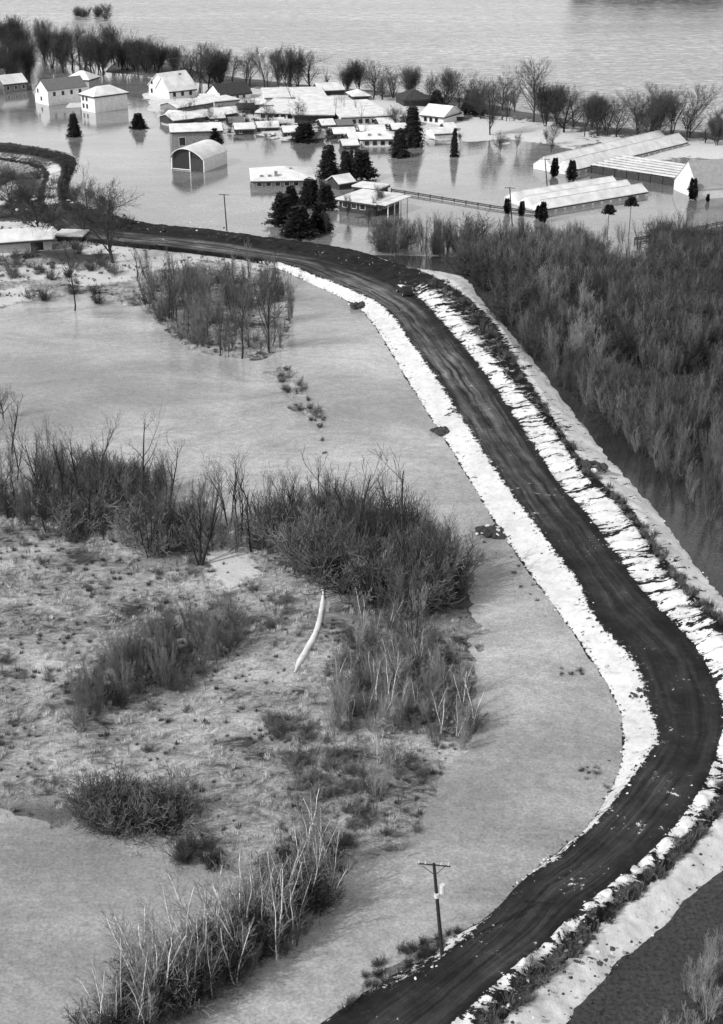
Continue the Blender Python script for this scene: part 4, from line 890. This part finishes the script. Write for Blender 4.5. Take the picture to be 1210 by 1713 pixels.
# fences in the flood
def fence(label, pts, h, post=3.2):
    P = [G(*p) for p in pts]; o = thing('fence', label, 'fence', P[0])
    for a, b_ in zip(P[:-1], P[1:]):
        d = b_ - a; n = max(1, int(d.length / post))
        mb = MB(); x = a - P[0]; y = b_ - P[0]
        mb.tube(x + Vector((0, 0, h * .75)), y + Vector((0, 0, h * .75)), .13, .13, 4).tube(x + Vector((0, 0, h * .35)), y + Vector((0, 0, h * .35)), .13, .13, 4)
        mb.obj('rail', M['wood'], o)
        for i in range(n): p = x + d * (i / n); MB().box(p.x - .12, p.x + .12, p.y - .12, p.y + .12, -1, h).obj('post', M['wood'], o)
fence('dark rail fence running through the flood to the front greenhouse', [(655,321),(700,328),(760,338),(820,348),(868,355),(905,360)], .9)
fence('dark rail fence rising to the right edge below the greenhouses', [(1062,404),(1100,398),(1150,388),(1230,372)], 1.0)

# ------------------------------------------------------------------ utility poles
def upole(label, foot, top, zf, zt_h, big=True):
    b_ = G(foot[0], foot[1], zf); t_ = Vector((0, 0, zt_h))
    # lean of the post, read from the photograph
    tx, ty = to_px(b_.x, b_.y, zf + zt_h); lean = (top[0] - tx) / ppm(foot[1])[0]
    o = thing('utility_pole', label, 'utility pole', b_); T = Vector((lean, 0, zt_h))
    MB().tube((0, 0, -1), T, .17 if big else .15, .12, 8).obj('post', M['pole'], o)
    c = T * .985; ca = MB().tube(c + Vector((-1.25, .15, .02)), c + Vector((1.25, -.15, -.02)), .08, .08, 4).obj('crossarm', M['pole'] if big else M['pole'], o)
    for x in (-1.15, -.65, .55, 1.1): MB().tube(c + Vector((x, -x * .12, .08)), c + Vector((x, -x * .12, .30)), .07, .05, 6).obj('insulator', M['metal'], ca)
    if big:
        MB().tube(c + Vector((-.9, -.1, 0)), c * .9 + Vector((0, -.1, 0)), .03, .03, 4).obj('brace', M['pole'], o); MB().tube(c + Vector((.9, -.1, 0)), c * .9 + Vector((0, -.1, 0)), .03, .03, 4).obj('brace', M['pole'], o)
        k = T * .66; MB().tube(k + Vector((.38, 0, .25)), k + Vector((.38, 0, 1.05)), .22, .22, 10).obj('transformer', M['metal'], o)
        MB().tube(k + Vector((-.05, -.1, -.1)), k + Vector((-.05, -.1, .25)), .22, .22, 8).obj('junction_box', M['metal'], o)
    return o
upole('leaning utility pole with crossarm beside the road at the bottom', (742,1597), (727,1450), 1.1, 9.0)
upole('thin utility pole standing in the flood above the dike bend', (380,385), (375,323), 0, 8.3, False)
upole('thin pole in the flood left of the front greenhouse', (858,378), (853,305), 0, 9, False)
upole('thin pole in the water before the white field', (917,318), (912,250), 0, 8, False)

# ------------------------------------------------------------------ rubble, drift wood, vehicle, snow strip
def rock(seed, mat, name='stone'):
    rg = np.random.RandomState(seed); import bmesh
    bm = bmesh.new(); bmesh.ops.create_icosphere(bm, subdivisions=1, radius=.5)
    for v in bm.verts: v.co = Vector((v.co.x * (1 + rg.uniform(-.55, .55)), v.co.y * (1 + rg.uniform(-.55, .55)), v.co.z * (.6 + rg.uniform(-.35, .35))))
    me_ = bpy.data.meshes.new(name); bm.to_mesh(me_); bm.free(); me_.materials.append(mat); return me_
RK = [rock(i, M['rubble']) for i in range(4)] + [rock(i + 10, M['wood']) for i in range(4)]
def pile(label, x, y, n, spread, z=.1, cat='rubble pile', name='rubble_pile', dark=.5, s0=.5, s1=1.5):
    b_ = G(x, y, z); o = thing(name, label, cat, b_)
    for i in range(n):
        a_ = rnd.random() * 6.28; r_ = spread * rnd.random() ** .6; s_ = rnd.uniform(s0, s1)
        link('stone', RK[rnd.randrange(4) + (4 if rnd.random() < dark else 0)], o, (math.cos(a_) * r_ * 1.4, math.sin(a_) * r_, rnd.uniform(0, .35) * (1 - r_ / spread) + .1), rnd.random() * 6, s_)
pile('heap of pale and dark blocks at the water edge of the white flank', 822, 890, 26, 1.6)
pile('dark curved heap on the flank below the road bend', 597, 511, 22, 1.7, .4, dark=.75)
pile('small dark heap on the white flank halfway along the lagoon', 736, 722, 14, .9, .3, dark=1)
pile('pale boulders on the outer bank at the bottom', 835, 1695, 22, 2.2, 1.2, dark=.4, s0=.15, s1=.5)
pile('dark heap on the outer bank right of the road bottom', 975, 1590, 24, 1.8, 1.2, dark=.9, s0=.2, s1=.6)
pile('dark clods scattered on the bank right of the pole', 935, 1630, 34, 2.8, 1.2, dark=.95, s0=.12, s1=.5)
pile('dark spoil heap on the berm beside the bend of the dike', 985, 782, 22, 2.0, 1.9, dark=.95)
pile('dark torn earth with pale streaks at the inner corner of the sharp bend', 1078, 1165, 16, 1.3, 1.0, dark=.8, s0=.3, s1=.8)
pile('light debris scattered in the farm yard left of the dike', 150, 372, 30, 9, .5, dark=.3, s0=.4, s1=1.3)
pile('light debris beside the ring levee', 60, 340, 24, 8, .5, dark=.3, s0=.4, s1=1.4)
pile('pale lumps along the farm side of the dike', 300, 385, 14, 9, 1.2, dark=.2, s0=.3, s1=.8)
# clods as loose stuff along the edges
cp = []; 
for _ in range(1500):
    r_ = rnd.uniform(1.5, 21); a_ = rnd.choice([rnd.gauss(.05, .08), rnd.gauss(1.0, .07), rnd.gauss(3.0, .15), rnd.gauss(4.4, .3), rnd.gauss(5.3, .3), rnd.gauss(6.9, .1)])
    p = on_dike(r_, a_); cp.append((p.x + rnd.uniform(-.2, .2), p.y + rnd.uniform(-.2, .2), p.z))
PR['clod'] = [(RK[i], None, 1.0, 0) for i in (0, 4, 5, 6, 7)]
scatter('loose_clods', cp, ['clod'], [rnd.uniform(.08, .32) for _ in cp], 'loose clods and stones along the edges of the dike road', 'clods')
# weeds on the berm and the outer bank
wp = []
for _ in range(520):
    r_ = rnd.uniform(1, 19); p = on_dike(r_, rnd.choice([rnd.gauss(4.6, .3), rnd.gauss(5.0, .3), rnd.gauss(4.8, .3)])); wp.append((p.x, p.y, p.z))
scatter('bank_weeds', wp, ['shrub', 'sedge'], [rnd.uniform(.4, 1.1) for _ in wp], 'dark weeds growing in the ditch and along the waterline of the dike', 'weeds')

# truck at the bend
p = on_dike(18.75, 2.0); q = on_dike(18.2, 2.0)
tr = thing('dump_truck', 'small dark truck with pale load parked at the bend of the dike road', 'truck', (p.x, p.y, p.z - .05), math.atan2(q.y - p.y, q.x - p.x))
MB().prism([(1.0, .5), (2.3, .5), (2.3, 1.2), (1.9, 1.3), (1.7, 2.0), (1.0, 2.0)], -.9, .9).obj('cab', M['dark'], tr)
bed = MB().box(-2.3, .9, -.95, .95, .65, .8).box(-2.3, .9, -.95, -.85, .8, 1.5).box(-2.3, .9, .85, .95, .8, 1.5).box(.8, .9, -.85, .85, .8, 1.7).box(-2.3, -2.2, -.85, .85, .8, 1.4).obj('bed', M['dark'], tr)
link('load', RK[0], tr, (-.7, 0, 1.35), .3, (2.6, 1.4, .9))
MB().box(1.35, 1.8, -.93, -.9, 1.3, 1.85).obj('window', M['glass'], tr)
for x in (-1.5, 1.6):
    for y in (-.85, .85):
        wh = MB().tube((x, y - .13, .42), (x, y + .13, .42), .42, .42, 12).obj('wheel', M['dark'], tr); MB().tube((x, y - .15, .42), (x, y + .15, .42), .18, .18, 8).obj('hub', M['greyp'], wh)

# curved snow strip on the marsh
pl = [(540,978,2),(541,1000,5),(538,1025,8),(533,1050,9),(524,1072,10),(511,1095,11),(500,1115,9),(494,1131,2)]
Vs = []; Fs = []
PP = cr([[x, y, w_] for x, y, w_ in pl], 8)
for i, (x, y, w_) in enumerate(PP):
    j = math.sin(i * 1.7) + math.sin(i * .6); c_ = G(x, y); hw = (w_ * .62 + j * .5) / ppm(y)[0]
    zz = .2
    for s_, dz in ((-1, -.12), (-.75, .16), (0, .24), (.75, .16), (1, -.12)): Vs.append((c_.x + hw * s_, c_.y + .25 * s_ * hw, zz + dz + .1))
for i in range(len(PP) - 1):
    for k in range(4): n = i * 5 + k; Fs.append((n, n + 1, n + 6, n + 5))
tag(link('snow_strip', mesh_np('snow_strip', Vs, Fs, M['roofwhite'], True)), 'narrow curved strip of white snow lying in the middle of the marsh', 'snow strip')

# far wood beyond the river (outside the top of the photo; its reflection reaches in)
pts = []; hs = []
for poly, n, sd_ in (([(960,-12),(1260,-6),(1300,-40),(980,-45)], 200, 121), ([(1010,-4),(1200,-2),(1200,-14),(1010,-16)], 60, 123)):
    for x, y in fill(poly, n, None, None, sd_): pts.append((x, y, 0)); hs.append(rnd.uniform(12, 20))
scatter('distant_wood', pts, ['oak', 'elm_multi'], hs, 'distant wood across the river', 'wood')
for x, y in fill([(118,22),(180,20),(182,32),(120,34)], 9, None, None, 131):
    plant('dark_shrub', 'shrub_dark', (x, y, 0), rnd.uniform(4, 6), 'drowned bush far out in the river', 'shrub', 'drowned bushes far out in the river')
